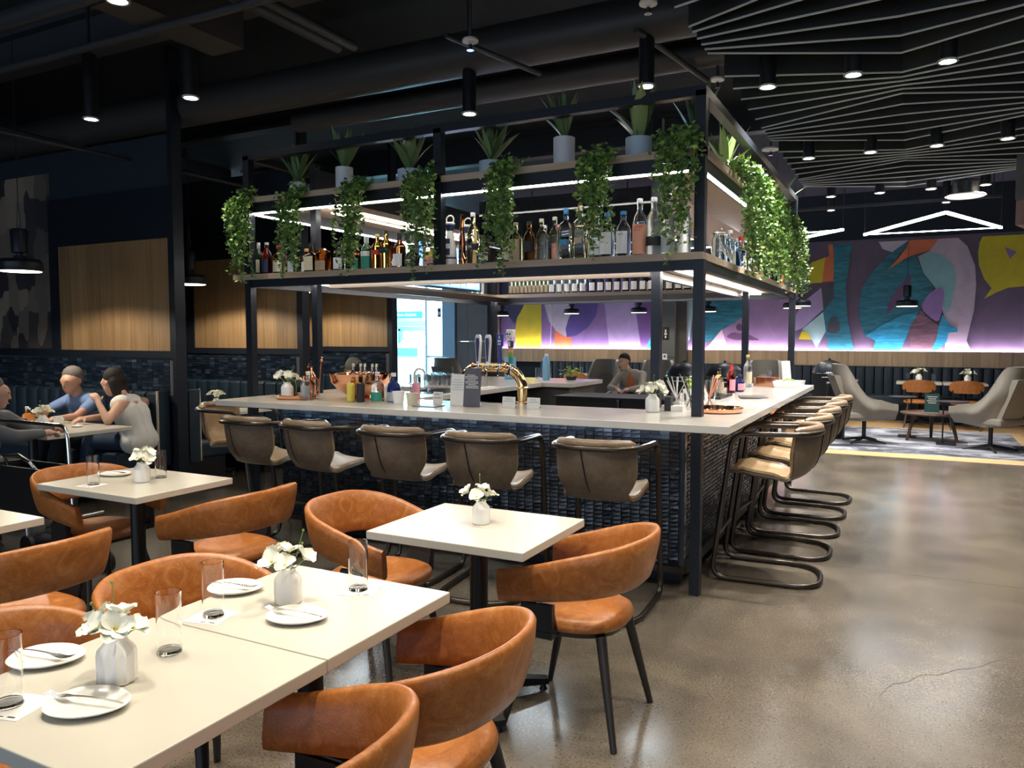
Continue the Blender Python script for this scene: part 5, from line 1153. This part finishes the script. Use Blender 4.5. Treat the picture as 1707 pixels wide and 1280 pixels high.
nb = thing('napkin_caddy', 'black napkin caddy beside the white vase', 'caddy', (-1.36, 4.80, ZB)); ob('caddy_body', MB().bb(-.02, .02, -.03, .03, 0, .09), 'black_metal', nb, smooth=False); ob('napkins', MB().bb(.025, .10, -.04, .05, 0, .035), 'paper', nb, smooth=False)
gt = thing('garnish_tray', 'black bar mat with glasses on the walkway side of the bar', 'tray', (-1.36, 6.05, ZB)); ob('mat', MB().bb(-.1, .1, -.22, .22, 0, .014), 'black_metal', gt, smooth=False); ob('rim', MB().bb(-.1, -.094, -.22, .22, .014, .022).bb(.094, .1, -.22, .22, .014, .022), 'black_metal', gt, smooth=False)
for i in range(5): tumbler(-1.38+.03*(i % 2), 5.88+.085*i, ZB+.0145, '%s pink tinged glass on the black bar mat' % ORD[i], .035, .125, 'glasses on the black bar mat')
lm = thing('lime_box', 'white box of lime wedges behind the corner post', 'box', (-1.40, 5.62, ZB)); ob('box_body', MB().bb(-.07, .07, -.07, .07, 0, .09), 'white_ceramic', lm, smooth=False)
rnd = random.Random(8)
for k in range(9): ob('lime_wedge', MB().sph((rnd.uniform(-.05, .05), rnd.uniform(-.05, .05), .10+rnd.uniform(0, .05)), (.024, .018, .02), 8, 6), 'lime_green', lm)
for x, y, sh_, h, r, g, lb, c_, d in ((-1.40, 6.42, 'whisky', .21, .04, 'gold', 'tan', 'black', 'orange amber bottle behind the black bar mat'), (-1.33, 6.55, 'wine', .24, .035, 'red', 'pink', 'red', 'red capped bottle behind the black bar mat'), (-1.30, 6.75, 'squat', .15, .042, 'cobalt', 'pink', 'navy', 'small blue jar with a pink label on the bar'), (-1.34, 7.0, 'squat', .13, .04, 'brown', 'cream', 'black', 'small brown cream labelled jar on the bar'), (-1.38, 7.15, 'squat', .15, .04, 'dark', 'red', 'black', 'dark red labelled syrup bottle on the bar'), (-1.36, 7.45, 'tall', .30, .038, 'frost', 'cream', 'yellow', 'tall cream bottle with a yellow cap on the bar')): bottle(x, y, ZB, sh_, h, r, g, lb, c_, d, rz=R(50))
cbx = thing('copper_caddy', 'square copper caddy of condiments toward the far end of the bar', 'caddy', (-1.22, 7.65, ZB)); ob('caddy_body', MB().bb(-.1, .1, -.1, .1, 0, .08), 'copper', cbx, smooth=False); ob('rim', MB().bb(-.104, .104, -.104, -.098, .07, .086).bb(-.104, .104, .098, .104, .07, .086), 'copper', cbx, smooth=False)
tumbler(-1.22, 7.85, ZB, 'clear tumbler behind the copper caddy', .03, .14)
card(-1.05, 7.72, .12, .24, 'upright pale menus standing at the far end of the bar', R(60), lines=5, ink='lab_grey')
wt = thing('white_tray', 'white rectangular tray with lime peel at the far end of the bar', 'tray', (-1.0, 7.55, ZB)); ob('tray_body', MB().rings([[(a*w, b_*d_, z) for a, b_ in ((-1, -1), (1, -1), (1, 1), (-1, 1))] for z, w, d_ in ((0, .11, .14), (.06, .125, .16), (.06, .118, .152), (.008, .105, .135))]), 'white_ceramic', wt, smooth=False); ob('lime_peel', MB().tube([(-.06, 0, .06), (-.02, .02, .075), (.04, 0, .065)], .009, 6), 'lime_green', wt)
for i, (x, y, a) in enumerate(((-1.07, 6.2, 20), (-1.10, 6.12, 16))): tag(ob('flat_menu', MB().box((x, y, ZB+.003+.005*i), (.15, .24, .004), R(a)), 'slate_panel', smooth=False), ('lower', 'upper')[i]+' dark flat menu lying on the walkway side of the bar', 'menu')
# booth table things
mug = thing('coffee_mug', 'white coffee mug on the booth table', 'mug', (-6.72, 4.22, .75)); ob('mug_wall', MB().lathe([(.036, 0), (.04, .004), (.043, .085), (.04, .085), (.036, .01), (.002, .01)], 24), 'porcelain', mug); ob('handle', MB().tube([(.04, 0, .07), (.07, 0, .065), (.07, 0, .03), (.04, 0, .02)], .006, 6), 'porcelain', mug)
plate(-6.86, 4.16, .75, 0, 'white plate with food on the booth table', 1.1); plate(-6.47, 4.22, .75, R(30), 'small white saucer by the woman on the booth table', .6)
rnd = random.Random(4)
fd = thing('pastry', 'pale pastry pieces on the booth table plate', 'food', (-6.86, 4.16, .758))
for k in range(5): ob('piece', MB().sph((rnd.uniform(-.04, .04), rnd.uniform(-.03, .03), .012), (.02, .016, .012), 8, 6), 'lab_cream', fd)
bottle(-6.98, 4.10, .75, 'squat', .17, .045, 'clear', 'navy', 'white', 'clear plastic water bottle with purple label on the booth table', 'water_bottle', lz=(.2, .4))
bottle(-7.06, 4.16, .75, 'squat', .15, .05, 'amber', None, 'white', 'amber drink jug behind the water bottle on the booth table')
# ------------------------------------------------------------------ lounge furniture beyond the bar
def make_lounge():
    t = thing('lounge_chair', '', 'armchair', group='grey high backed lounge chairs')
    def plan(s, k):
        w, d = .37*k, .36*k
        if abs(s) > .62:
            f = (abs(s)-.62)/.38; return (math.copysign(w+.02*f, s), -.02+.36*f)
        th = s/.62*PI/2; return (w*math.copysign(abs(math.sin(th))**.75, math.sin(th)), -.02-d*abs(math.cos(th))**.8)
    def f(u, v):
        s = u*2-1; a = abs(s); zt = 1.14-.50*sm((a-.34)/.34)-.05*sm((a-.75)/.25); zb = .34+.03*sm((a-.6)/.4); k = .70+.30*sm(v*1.6)
        x, y = plan(s, k); lean = .13*max(0, v-.35)**1.2*(1-sm((a-.3)/.4)); taper = 1-.22*sm((v-.5)/.5)*(1-sm((a-.5)/.3))
        return (x*taper, y-lean, zb+(zt-zb)*v)
    ob('shell', MB().grid(f, 40, 16, .045), 'lounge_grey', t, ang=60)
    ob('head_seam', MB().tube([(-.22, -.40, .93), (0, -.475, .93), (.22, -.40, .93)], .004, 5), 'black_metal', t)
    bev(ob('seat_cushion', MB().bb(-.27, .27, -.30, .36, .36, .46), 'lounge_grey', t, smooth=False), .03, 3)
    ob('back_cushion', MB().rings([[(a*.22, -.24-.05*i+b*.04, .46+.13*i) for a, b in ((-1, -1), (1, -1), (1, 1), (-1, 1))] for i in range(5)]), 'lounge_grey', t, ang=20)
    ob('column', MB().cyl((0, 0, .05), (0, 0, .36), .028), 'black_metal', t)
    for k in range(4):
        a = PI/4+k*PI/2; ob('base_foot', MB().tube([(0, 0, .075), (.33*math.cos(a), .33*math.sin(a), .018)], [.024, .013], 8), 'black_metal', t)
    return t
LC = make_lounge(); lf = [True]
def lounge(x, y, rz, d):
    if lf[0]: lf[0] = False; LC.location = (x, y, .006); LC.rotation_euler = (0, 0, rz); LC['label'] = d
    else: dup(LC, None, (x, y, .006), rz, d)
lounge(-.58, 12.25, R(-72), 'grey high backed lounge chair left of the coffee table on the carpet')
lounge(.98, 12.15, R(52), 'grey high backed lounge chair right of the coffee table on the carpet')
lounge(-4.75, 12.3, R(170), 'grey high backed lounge chair with its front toward the bar, left of the seated person')
lounge(-3.72, 12.35, R(190), 'grey high backed lounge chair holding the seated person in a jacket')
lounge(-2.15, 13.0, R(180), 'grey lounge chair behind the black domed stations')
lounge(-7.75, 12.6, R(0), 'dark backed lounge chair before the bright doorway')
lounge(-6.95, 12.9, R(0), 'grey lounge chair right of the one before the bright doorway')
ct = thing('coffee_table', 'low round walnut coffee table between the two lounge chairs', 'coffee table', (.30, 12.95, .006))
bev(ob('tabletop', MB().lathe([(.40, .385), (.43, .40), (.43, .415), (.40, .42)], 32), 'walnut', ct), .004)
for a in (205, 335, 90): ob('leg', MB().cyl((.26*math.cos(R(a)), .26*math.sin(R(a)), .39), (.36*math.cos(R(a)), .36*math.sin(R(a)), 0), .03, .02, 12), 'walnut', ct)
def side_table(x, y, d, rz=0):
    t = thing('side_table', d, 'side table', (x, y, .006), rz); bev(ob('tabletop', MB().lathe([(.2, .60), (.205, .612), (.2, .618)], 28), 'black_metal', t), .002); ob('stem', MB().cyl((.12, 0, .02), (.12, 0, .6), .011), 'black_metal', t); ob('base', MB().bb(-.05, .2, -.16, .16, 0, .012), 'black_metal', t, smooth=False)
side_table(-.10, 13.3, 'thin black side table left of the coffee table'); side_table(.55, 12.6, 'thin black side table right of the coffee table', R(180)); side_table(1.35, 12.6, 'black wire side table behind the right lounge chair')
ms = thing('menu_stand', 'small dark green menu card standing on the coffee table', 'menu', (.29, 12.85, .426)); mat('menu_green', (.012, .05, .045), .5); ob('card', MB().box((0, 0, .14), (.19, .008, .28), 0, -.08), 'menu_green', ms, smooth=False)
for k in range(7): ob('text_line', MB().box((0, -.006-.011+.0016*k*2, .235-.03*k), (.10 if k % 2 else .13, .001, .008), 0, -.08), 'paper', ms, smooth=False)
ob('foot', MB().bb(-.09, .09, -.03, .05, 0, .006), 'door_alu', ms, smooth=False)
# back row tables and plain tan chairs
for x0, x1, d in ((-.22, .48, 'white stone back row table left of the joined pair, under the mural'), (.50, 1.15, 'white stone back row table right of the joined pair, under the mural'), (-1.55, -.85, 'white stone back row table behind the left lounge chair'), (-6.4, -5.7, 'white stone back row table behind the herb plant'), (1.6, 2.3, 'white stone back row table at the far right under the mural')): table(x0, x1, 14.95, 15.58, d)
for x, d in ((-.02, 'flower vase on the left back row table under the mural'), (.72, 'flower vase on the right back row table under the mural')): vase(x+.15, 15.3, .75, 'white '+d, 5, False, seed=int(x*10)+20, s=1.4)
for i, (x, d) in enumerate(((-.05, 'left of the vase on the left back row table'), (.35, 'right of the vase on the left back row table'), (-1.1, 'on the table behind the left lounge chair'), (-6.2, 'on the table behind the herb plant'))): tumbler(x, 15.2, .75, 'clear tumbler '+d, .034, .15)
def make_bchair():
    t = thing('side_chair', '', 'chair', group='tan side chairs under the mural')
    def f(u, v):
        s = u*2-1; return (s*.25, -.22+.07*s*s, .70+(v-.5)*.21*(1-.62*abs(s)**5)+.012*(1-s*s))
    ob('backrest', MB().grid(f, 14, 6, .03), 'tan_leather', t, ang=60)
    def sp_(a, r): 
        ca, sa = math.cos(a), math.sin(a); q = (abs(ca)**3+abs(sa)**3)**(-1/3); return (ca*q*.23*r, sa*q*.23*r)
    ob('seat', MB().rings([[(*sp_(2*PI*j/28, r), z) for j in range(28)] for r, z in ((.9, .415), (1, .43), (.97, .455), (.8, .465), (.05, .462))]), 'tan_leather', t, ang=50)
    for sx in (-1, 1):
        ob('back_post', MB().tube([(sx*.17, -.15, .43), (sx*.2, -.23, .55), (sx*.2, -.235, .66)], .011, 8), 'black_metal', t)
        for sy in (-1, 1): ob('leg', MB().cyl((sx*.15, sy*.15, .42), (sx*.21, sy*.21, 0), .018, .011, 10), 'slate_panel', t)
    return t
BC = make_bchair(); bf = [True]
for x, d in ((.13, 'tan side chair left of the pair under the yellow mural bubble'), (.82, 'tan side chair right of the pair under the yellow mural bubble'), (-1.25, 'tan side chair half hidden behind the left lounge chair'), (-6.1, 'tan side chair behind the far inner counter'), (1.95, 'tan side chair at the far right under the mural')):
    if bf[0]: bf[0] = False; BC.location = (x, 14.75, .004); BC['label'] = d
    else: dup(BC, None, (x, 14.75, .004), 0, d)
dup(BC, None, (-1.85, 11.7, .006), R(200), 'tan side chair low beyond the far end of the bar')
# black domed stations and a bin
def station(x, y, d, s=1.0):
    t = thing('domed_station', d, 'food warmer', (x, y, 0)); w = .27*s
    ob('body', MB().bb(-w, w, -w*.8, w*.8, .1, .92), 'black_metal', t, smooth=False)
    ob('dome_lid', MB().lathe([(w*1.05, .93), (w*1.08, .95), (w*.98, 1.02), (w*.7, 1.10), (w*.25, 1.145), (w*.02, 1.15)], 28), 'black_steel', t)
    ob('lid_rim', MB().lathe([(w*1.09, .925), (w*1.11, .94), (w*1.09, .952)], 28, cap=False), 'chrome', t); ob('handle', MB().tube([(-.09, -w*1.0, .86), (-.09, -w*1.0-.03, .87), (.09, -w*1.0-.03, .87), (.09, -w*1.0, .86)], .011, 8), 'chrome', t); ob('knob', MB().sph((0, 0, 1.16), .022), 'black_metal', t)
    for a, b in ((-1, -1), (1, -1), (1, 1), (-1, 1)): ob('foot', MB().cyl((a*w*.8, b*w*.6, 0), (a*w*.8, b*w*.6, .1), .02), 'black_metal', t)
station(-3.1, 11.8, 'black domed station left of the corner post'); station(-2.5, 11.85, 'black domed station right of the corner post with a pale handle'); station(-1.22, 14.0, 'dark domed station before the banquette beside the left lounge chair', .9)
bn = thing('waste_bin', 'slim black cylindrical bin before the banquette', 'bin', (-1.0, 12.6, 0)); ob('bin_body', MB().lathe([(.13, 0), (.14, .01), (.14, .84), (.13, .85), (.10, .85)], 28), 'black_metal', bn); ob('bin_rim', MB().lathe([(.142, .83), (.146, .845), (.142, .86)], 28, cap=False), 'chrome', bn)

# ------------------------------------------------------------------ people
for n_, c_ in dict(skin=(.50, .27, .18), skin2=(.56, .33, .23), hair_dark=(.018, .011, .008), hair_grey=(.13, .11, .10), blue_tee=(.16, .24, .42), white_tank=(.70, .69, .64), denim=(.018, .034, .065), grey_cloth=(.10, .105, .115), dark_cloth=(.018, .02, .026), olive_cap=(.14, .13, .10), jacket=(.30, .26, .22), rust=(.45, .13, .05), trousers_grey=(.105, .10, .095), shoe=(.02, .02, .02)).items(): mat('p_'+n_, c_, .55 if 'skin' in n_ else .8)
def caps(mb, p0, r0, p1, r1, n=14):
    p0, p1 = Vector(p0), Vector(p1); d = p1-p0; L = d.length
    if L < 1e-5: mb.sph(p0, r0, n, 10); return
    t = d/L; pts = []; rr = []
    for a in (-80, -55, -30, 0): pts.append(p0+t*(r0*math.sin(R(a)))); rr.append(r0*math.cos(R(a)))
    for f in (.33, .66): pts.append(p0+d*f); rr.append(r0+(r1-r0)*f)
    for a in (0, 30, 55, 80): pts.append(p1+t*(r1*math.sin(R(a)))); rr.append(r1*math.cos(R(a)))
    mb.tube(pts, rr, n)
def blob(name, mb, m, parent, vox=.012, sm_=4):
    o = ob(name, mb, m, parent); r = o.modifiers.new('remesh', 'REMESH'); r.mode = 'VOXEL'; r.voxel_size = vox; r.use_smooth_shade = True
    s = o.modifiers.new('smooth', 'SMOOTH'); s.factor = .5; s.iterations = sm_; return o
def V(*a): return Vector(a)
def hand(mb, w, d, palm_n, side, curl=.6):
    """w wrist, d direction of the fingers, palm_n palm normal"""
    d = d.normalized(); nrm = (palm_n-d*palm_n.dot(d)).normalized(); lat = d.cross(nrm)*side
    caps(mb, w, .024, w+d*.05, .030, 10); caps(mb, w+d*.035-lat*.02, .016, w+d*.075-lat*.026, .013, 8); caps(mb, w+d*.035+lat*.02, .016, w+d*.075+lat*.026, .013, 8)
    for k, L in enumerate((.066, .074, .069, .054)):
        o = lat*(-.027+.018*k); b0 = w+d*.078+o; d1 = (d+nrm*curl*.6).normalized(); b1 = b0+d1*L*.48; d2 = (d+nrm*curl*1.7).normalized(); b2 = b1+d2*L*.52
        caps(mb, b0, .0098, b1, .009, 8); caps(mb, b1, .009, b2, .0075, 8)
    t0 = w+d*.02-lat*.028; td = (d*.55-lat*.7+nrm*.35).normalized(); t1 = t0+td*.035; caps(mb, t0, .013, t1, .011, 8); caps(mb, t1, .011, t1+(td+d*.6).normalized()*.03, .008, 8)
def person(label, J, skin, top, topm, legm, hairm, hair='short', face=(0, -1, 0), sleeve='short', seed=0, group=None):
    t = thing('person', label, 'person', (J['pelvis'][0], J['pelvis'][1], 0), 0, group); off = V(J['pelvis'][0], J['pelvis'][1], 0)
    j = {k: Vector(v)-off for k, v in J.items()}
    fc = Vector(face).normalized(); up = (j['head']-j['neck']).normalized(); up = (up*.5+V(0, 0, .8)).normalized(); fw = (fc-up*fc.dot(up)).normalized(); rt = fw.cross(up)
    def lerp(a, b, f): return j[a]*(1-f)+j[b]*f
    def torso(mb, g, tank=False):
        caps(mb, j['hipL'], .115+g, j['hipR'], .115+g); mid = (j['pelvis']+j['chest'])/2; la = (j['shR']-j['shL']).normalized()
        for s in (-1, 1):
            caps(mb, j['pelvis']+la*.06*s, .115+g, mid+la*.055*s, .105+g); caps(mb, mid+la*.055*s, .105+g, j['chest']+la*.07*s, .112+g)
        caps(mb, lerp('chest', 'neck', .5)-la*.08, .085+g, lerp('chest', 'neck', .5)+la*.08, .085+g)
        if not tank: caps(mb, j['shL'], .056+g, j['shR'], .056+g)
    body = MB(); torso(body, 0); h = j['head']
    caps(body, lerp('chest', 'neck', .6), .062, j['neck'], .055); caps(body, j['neck'], .054, h-up*.05-fw*.015, .058)
    for c, r in ((h+up*.02-fw*.012, .088), (h+up*.045-fw*.028, .084), (h-up*.035+fw*.028, .068), (h-up*.075+fw*.045, .045), (h+up*.01+fw*.04, .066)): body.sph(c, r, 16, 12)
    caps(body, h+up*.012+fw*.094, .009, h-up*.024+fw*.106, .012, 8); caps(body, h-up*.062+fw*.085-rt*.012, .012, h-up*.062+fw*.085+rt*.012, .012, 8)
    for s in (-1, 1): body.sph(h-up*.005+rt*s*.084-fw*.01, (.014, .02, .026), 8, 6); body.sph(h+up*.022+rt*s*.035+fw*.083, .016, 8, 6)
    for s in ('L', 'R'):
        caps(body, j['sh'+s], .050, j['el'+s], .038); caps(body, j['el'+s], .038, j['ha'+s], .025); sd = 1 if s == 'L' else -1
        hand(body, j['ha'+s], (j['ha'+s]-j['el'+s])+V(0, 0, -.02), Vector(J.get('pn'+s, (0, 0, -1))), sd, J.get('curl'+s, .6) if isinstance(J.get('curl'+s, .6), float) else .6)
        caps(body, j['hip'+s], .085, j['kn'+s], .058); caps(body, j['kn'+s], .055, j['an'+s], .036)
        fd_ = (j['kn'+s]-j['hip'+s]); fd_.z = 0; fd_ = fd_.normalized() if fd_.length > .05 else fc; caps(body, j['an'+s]-V(0, 0, .03), .038, j['an'+s]+fd_*.14-V(0, 0, .045), .030)
    bo = blob('body', body, 'p_'+skin, t, .0075, 3)
    cl = MB(); torso(cl, .012)
    for s in ('L', 'R'):
        if sleeve != 'none':
            f = .55 if sleeve == 'short' else 1; caps(cl, j['sh'+s], .066, lerp('sh'+s, 'el'+s, f), .056 if sleeve == 'short' else .052)
            if sleeve == 'long': caps(cl, j['el'+s], .052, lerp('el'+s, 'ha'+s, .88), .038)
    if sleeve == 'none':
        cl = MB(); torso(cl, .012, True)
    if sleeve == 'long': caps(cl, lerp('chest', 'neck', .7), .07, j['neck']-up*.01, .066)
    blob(top, cl, 'p_'+topm, t, .012, 5)
    tr = MB(); caps(tr, j['hipL'], .118, j['hipR'], .118)
    for s in ('L', 'R'): caps(tr, j['hip'+s], .100, j['kn'+s], .072); caps(tr, j['kn'+s], .072, j['an'+s]+V(0, 0, .04), .055)
    blob('trousers', tr, 'p_'+legm, t, .014, 5)
    sh_ = MB()
    for s in ('L', 'R'):
        fd_ = (j['kn'+s]-j['hip'+s]); fd_.z = 0; fd_ = fd_.normalized() if fd_.length > .05 else fc; caps(sh_, j['an'+s]-V(0, 0, .025), .046, j['an'+s]+fd_*.15-V(0, 0, .042), .036)
    blob('shoes', sh_, 'p_shoe', t, .012, 2)
    hm = MB()
    hm.sph(h+up*.052-fw*.034, .094, 18, 12); hm.sph(h+up*.02-fw*.05, .086, 18, 12)
    if hair == 'long':
        for s in (-1, 0, 1): caps(hm, h-fw*.06+rt*s*.045, .055, h-up*.17-fw*.055+rt*s*.05, .034)
    if hair == 'cap':
        cpm = MB(); cpm.sph(h+up*.062-fw*.02, .102, 20, 12); caps(cpm, h+up*.055+fw*.09-rt*.05, .018, h+up*.05+fw*.15, .016); caps(cpm, h+up*.055+fw*.09+rt*.05, .018, h+up*.05+fw*.15, .016)
        blob('cap', cpm, 'p_olive_cap', t, .008, 2)
    blob('hair', hm, 'p_'+hairm, t, .008, 3)
    for s in (-1, 1): ob('eye', MB().sph(h+up*.022+rt*s*.035+fw*.094, .0065, 8, 6), 'p_hair_dark', t)
    ob('mouth', MB().tube([h-up*.062+fw*.097-rt*.018, h-up*.063+fw*.1025, h-up*.062+fw*.097+rt*.018], .003, 5), 'p_rust', t)
    return t
person('person in a blue tee shirt leaning on the booth table with hands together', dict(pelvis=(-7.18, 4.88, .56), chest=(-7.16, 4.78, .83), neck=(-7.15, 4.68, 1.0), head=(-7.14, 4.62, 1.115), shL=(-6.96, 4.74, .915), shR=(-7.36, 4.74, .915), elL=(-6.86, 4.47, .80), elR=(-7.40, 4.46, .80), haL=(-6.86, 4.30, .80), haR=(-7.12, 4.32, .84), pnR=(1, 0, 0), hipL=(-7.08, 4.86, .55), hipR=(-7.28, 4.86, .55), knL=(-7.05, 4.42, .56), knR=(-7.32, 4.42, .56), anL=(-7.05, 4.36, .09), anR=(-7.32, 4.36, .09)), 'skin', 'tee_shirt', 'blue_tee', 'dark_cloth', 'hair_grey', face=(.25, -.9, -.1))
person('woman in a white tank top and jeans resting her elbow on the booth table', dict(pelvis=(-6.50, 4.86, .56), chest=(-6.53, 4.80, .82), neck=(-6.60, 4.76, .99), head=(-6.69, 4.73, 1.105), shL=(-6.47, 4.64, .905), shR=(-6.58, 4.97, .905), elL=(-6.36, 4.44, .79), elR=(-6.62, 4.62, .80), haL=(-6.52, 4.46, .955), haR=(-6.62, 4.40, .80), pnL=(-1, .3, 0), hipL=(-6.48, 4.78, .555), hipR=(-6.54, 4.95, .555), knL=(-6.86, 4.60, .55), knR=(-6.92, 4.80, .55), anL=(-6.84, 4.50, .09), anR=(-6.92, 4.62, .09)), 'skin2', 'tank_top', 'white_tank', 'denim', 'hair_dark', 'long', (-1, -.25, -.1), 'none')
person('person in a grey jacket with a hand on the booth table', dict(pelvis=(-6.19, 3.22, .56), chest=(-6.15, 3.25, .83), neck=(-6.09, 3.28, 1.0), head=(-6.04, 3.31, 1.12), shL=(-6.18, 3.46, .915), shR=(-6.05, 3.10, .915), elL=(-6.13, 3.62, .80), elR=(-5.87, 3.36, .80), haL=(-6.20, 3.84, .795), haR=(-5.92, 3.60, .80), hipL=(-6.19, 3.32, .555), hipR=(-6.13, 3.14, .555), knL=(-5.81, 3.52, .52), knR=(-5.69, 3.36, .50), anL=(-5.79, 3.50, .09), anR=(-5.65, 3.36, .09)), 'skin2', 'jacket', 'grey_cloth', 'trousers_grey', 'hair_grey', face=(.6, .8, -.1), sleeve='long')
sc_ = thing('padded_stool', 'dark padded stool under the person in the grey jacket', 'stool', (-6.21, 3.22, 0)); ob('seat', MB().lathe([(.18, .38), (.2, .40), (.2, .43), (.17, .445)], 24), 'navy_leather', sc_)
for a in (45, 135, 225, 315): ob('leg', MB().cyl((.13*math.cos(R(a)), .13*math.sin(R(a)), .39), (.17*math.cos(R(a)), .17*math.sin(R(a)), 0), .014), 'black_metal', sc_)
ST2 = thing('padded_stool', 'plain dark stool under the person in the olive cap', 'stool', (-5.9, 7.35, 0)); ob('seat', MB().lathe([(.18, .38), (.2, .40), (.2, .43), (.17, .445)], 24), 'navy_leather', ST2)
for a in (45, 135, 225, 315): ob('leg', MB().cyl((.13*math.cos(R(a)), .13*math.sin(R(a)), .39), (.17*math.cos(R(a)), .17*math.sin(R(a)), 0), .014), 'black_metal', ST2)
person('person in an olive cap seen past the copper bowl', dict(pelvis=(-5.88, 7.35, .56), chest=(-5.9, 7.35, .83), neck=(-5.92, 7.34, 1.0), head=(-5.94, 7.33, 1.13), shL=(-5.9, 7.15, .93), shR=(-5.9, 7.55, .93), elL=(-6.0, 7.12, .78), elR=(-6.0, 7.58, .78), haL=(-6.18, 7.2, .80), haR=(-6.18, 7.5, .80), hipL=(-5.9, 7.25, .555), hipR=(-5.9, 7.45, .555), knL=(-6.28, 7.2, .54), knR=(-6.28, 7.5, .54), anL=(-6.26, 7.2, .09), anR=(-6.26, 7.5, .09)), 'skin', 'tee_shirt', 'dark_cloth', 'dark_cloth', 'hair_dark', 'cap', (-1, -.2, 0))
person('person in a beige jacket and rust shirt seated in the lounge beyond the bar', dict(pelvis=(-3.9, 12.05, .58), chest=(-3.98, 11.98, .84), neck=(-4.06, 11.93, 1.0), head=(-4.12, 11.90, 1.13), shL=(-3.82, 11.96, .93), shR=(-4.2, 11.96, .90), elL=(-3.76, 11.72, .74), elR=(-4.3, 11.76, .72), haL=(-3.92, 11.55, .72), haR=(-4.12, 11.56, .72), hipL=(-3.82, 12.02, .57), hipR=(-4.0, 12.02, .57), knL=(-3.82, 11.56, .56), knR=(-4.05, 11.56, .56), anL=(-3.82, 11.5, .09), anR=(-4.05, 11.5, .09)), 'skin2', 'jacket', 'jacket', 'dark_cloth', 'hair_dark', 'short', (-.3, -1, 0), 'long')
lp = bpy.data.objects['person.004']
ob('shirt_front', MB().sph((-.10, -.165, .84), (.075, .035, .14), 14, 10), 'p_rust', lp)
# rolling walker with a black bag beside the booth
wk = thing('rolling_walker', 'grey tubular rolling walker with a black bag at the left edge', 'walker', (-5.1, 3.0, 0))
ob('frame', MB().tube(fillet([(-.62, 0, .98), (.40, 0, .98), (.46, 0, .12)], .08, 6), .012, 10).cyl((.44, 0, .40), (.44, .2, .40), .01), 'silver', wk)
ob('bag', MB().rings([[(a*w-.12, .10+b_*d_, z) for a, b_ in ((-1, -1), (1, -1), (1, 1), (-1, 1))] for z, w, d_ in ((.36, .30, .09), (.68, .34, .11), (.68, .325, .10), (.60, .325, .10))]), 'black_metal', wk, smooth=False)
ob('bag_strap', MB().tube([(-.3, .03, .66), (-.28, 0, .74), (-.12, 0, .76), (0, 0, .72), (.02, .03, .66)], .012, 8), 'silver', wk)
for x in (-.40, .46):
    for y in (0, .2): ob('wheel', MB().cyl((x, y-.015, .07), (x, y+.015, .07), .07, n=18), 'black_metal', wk); ob('wheel_fork', MB().cyl((x, y, .07), (x, y, .14 if x > 0 else .38), .012), 'silver', wk)
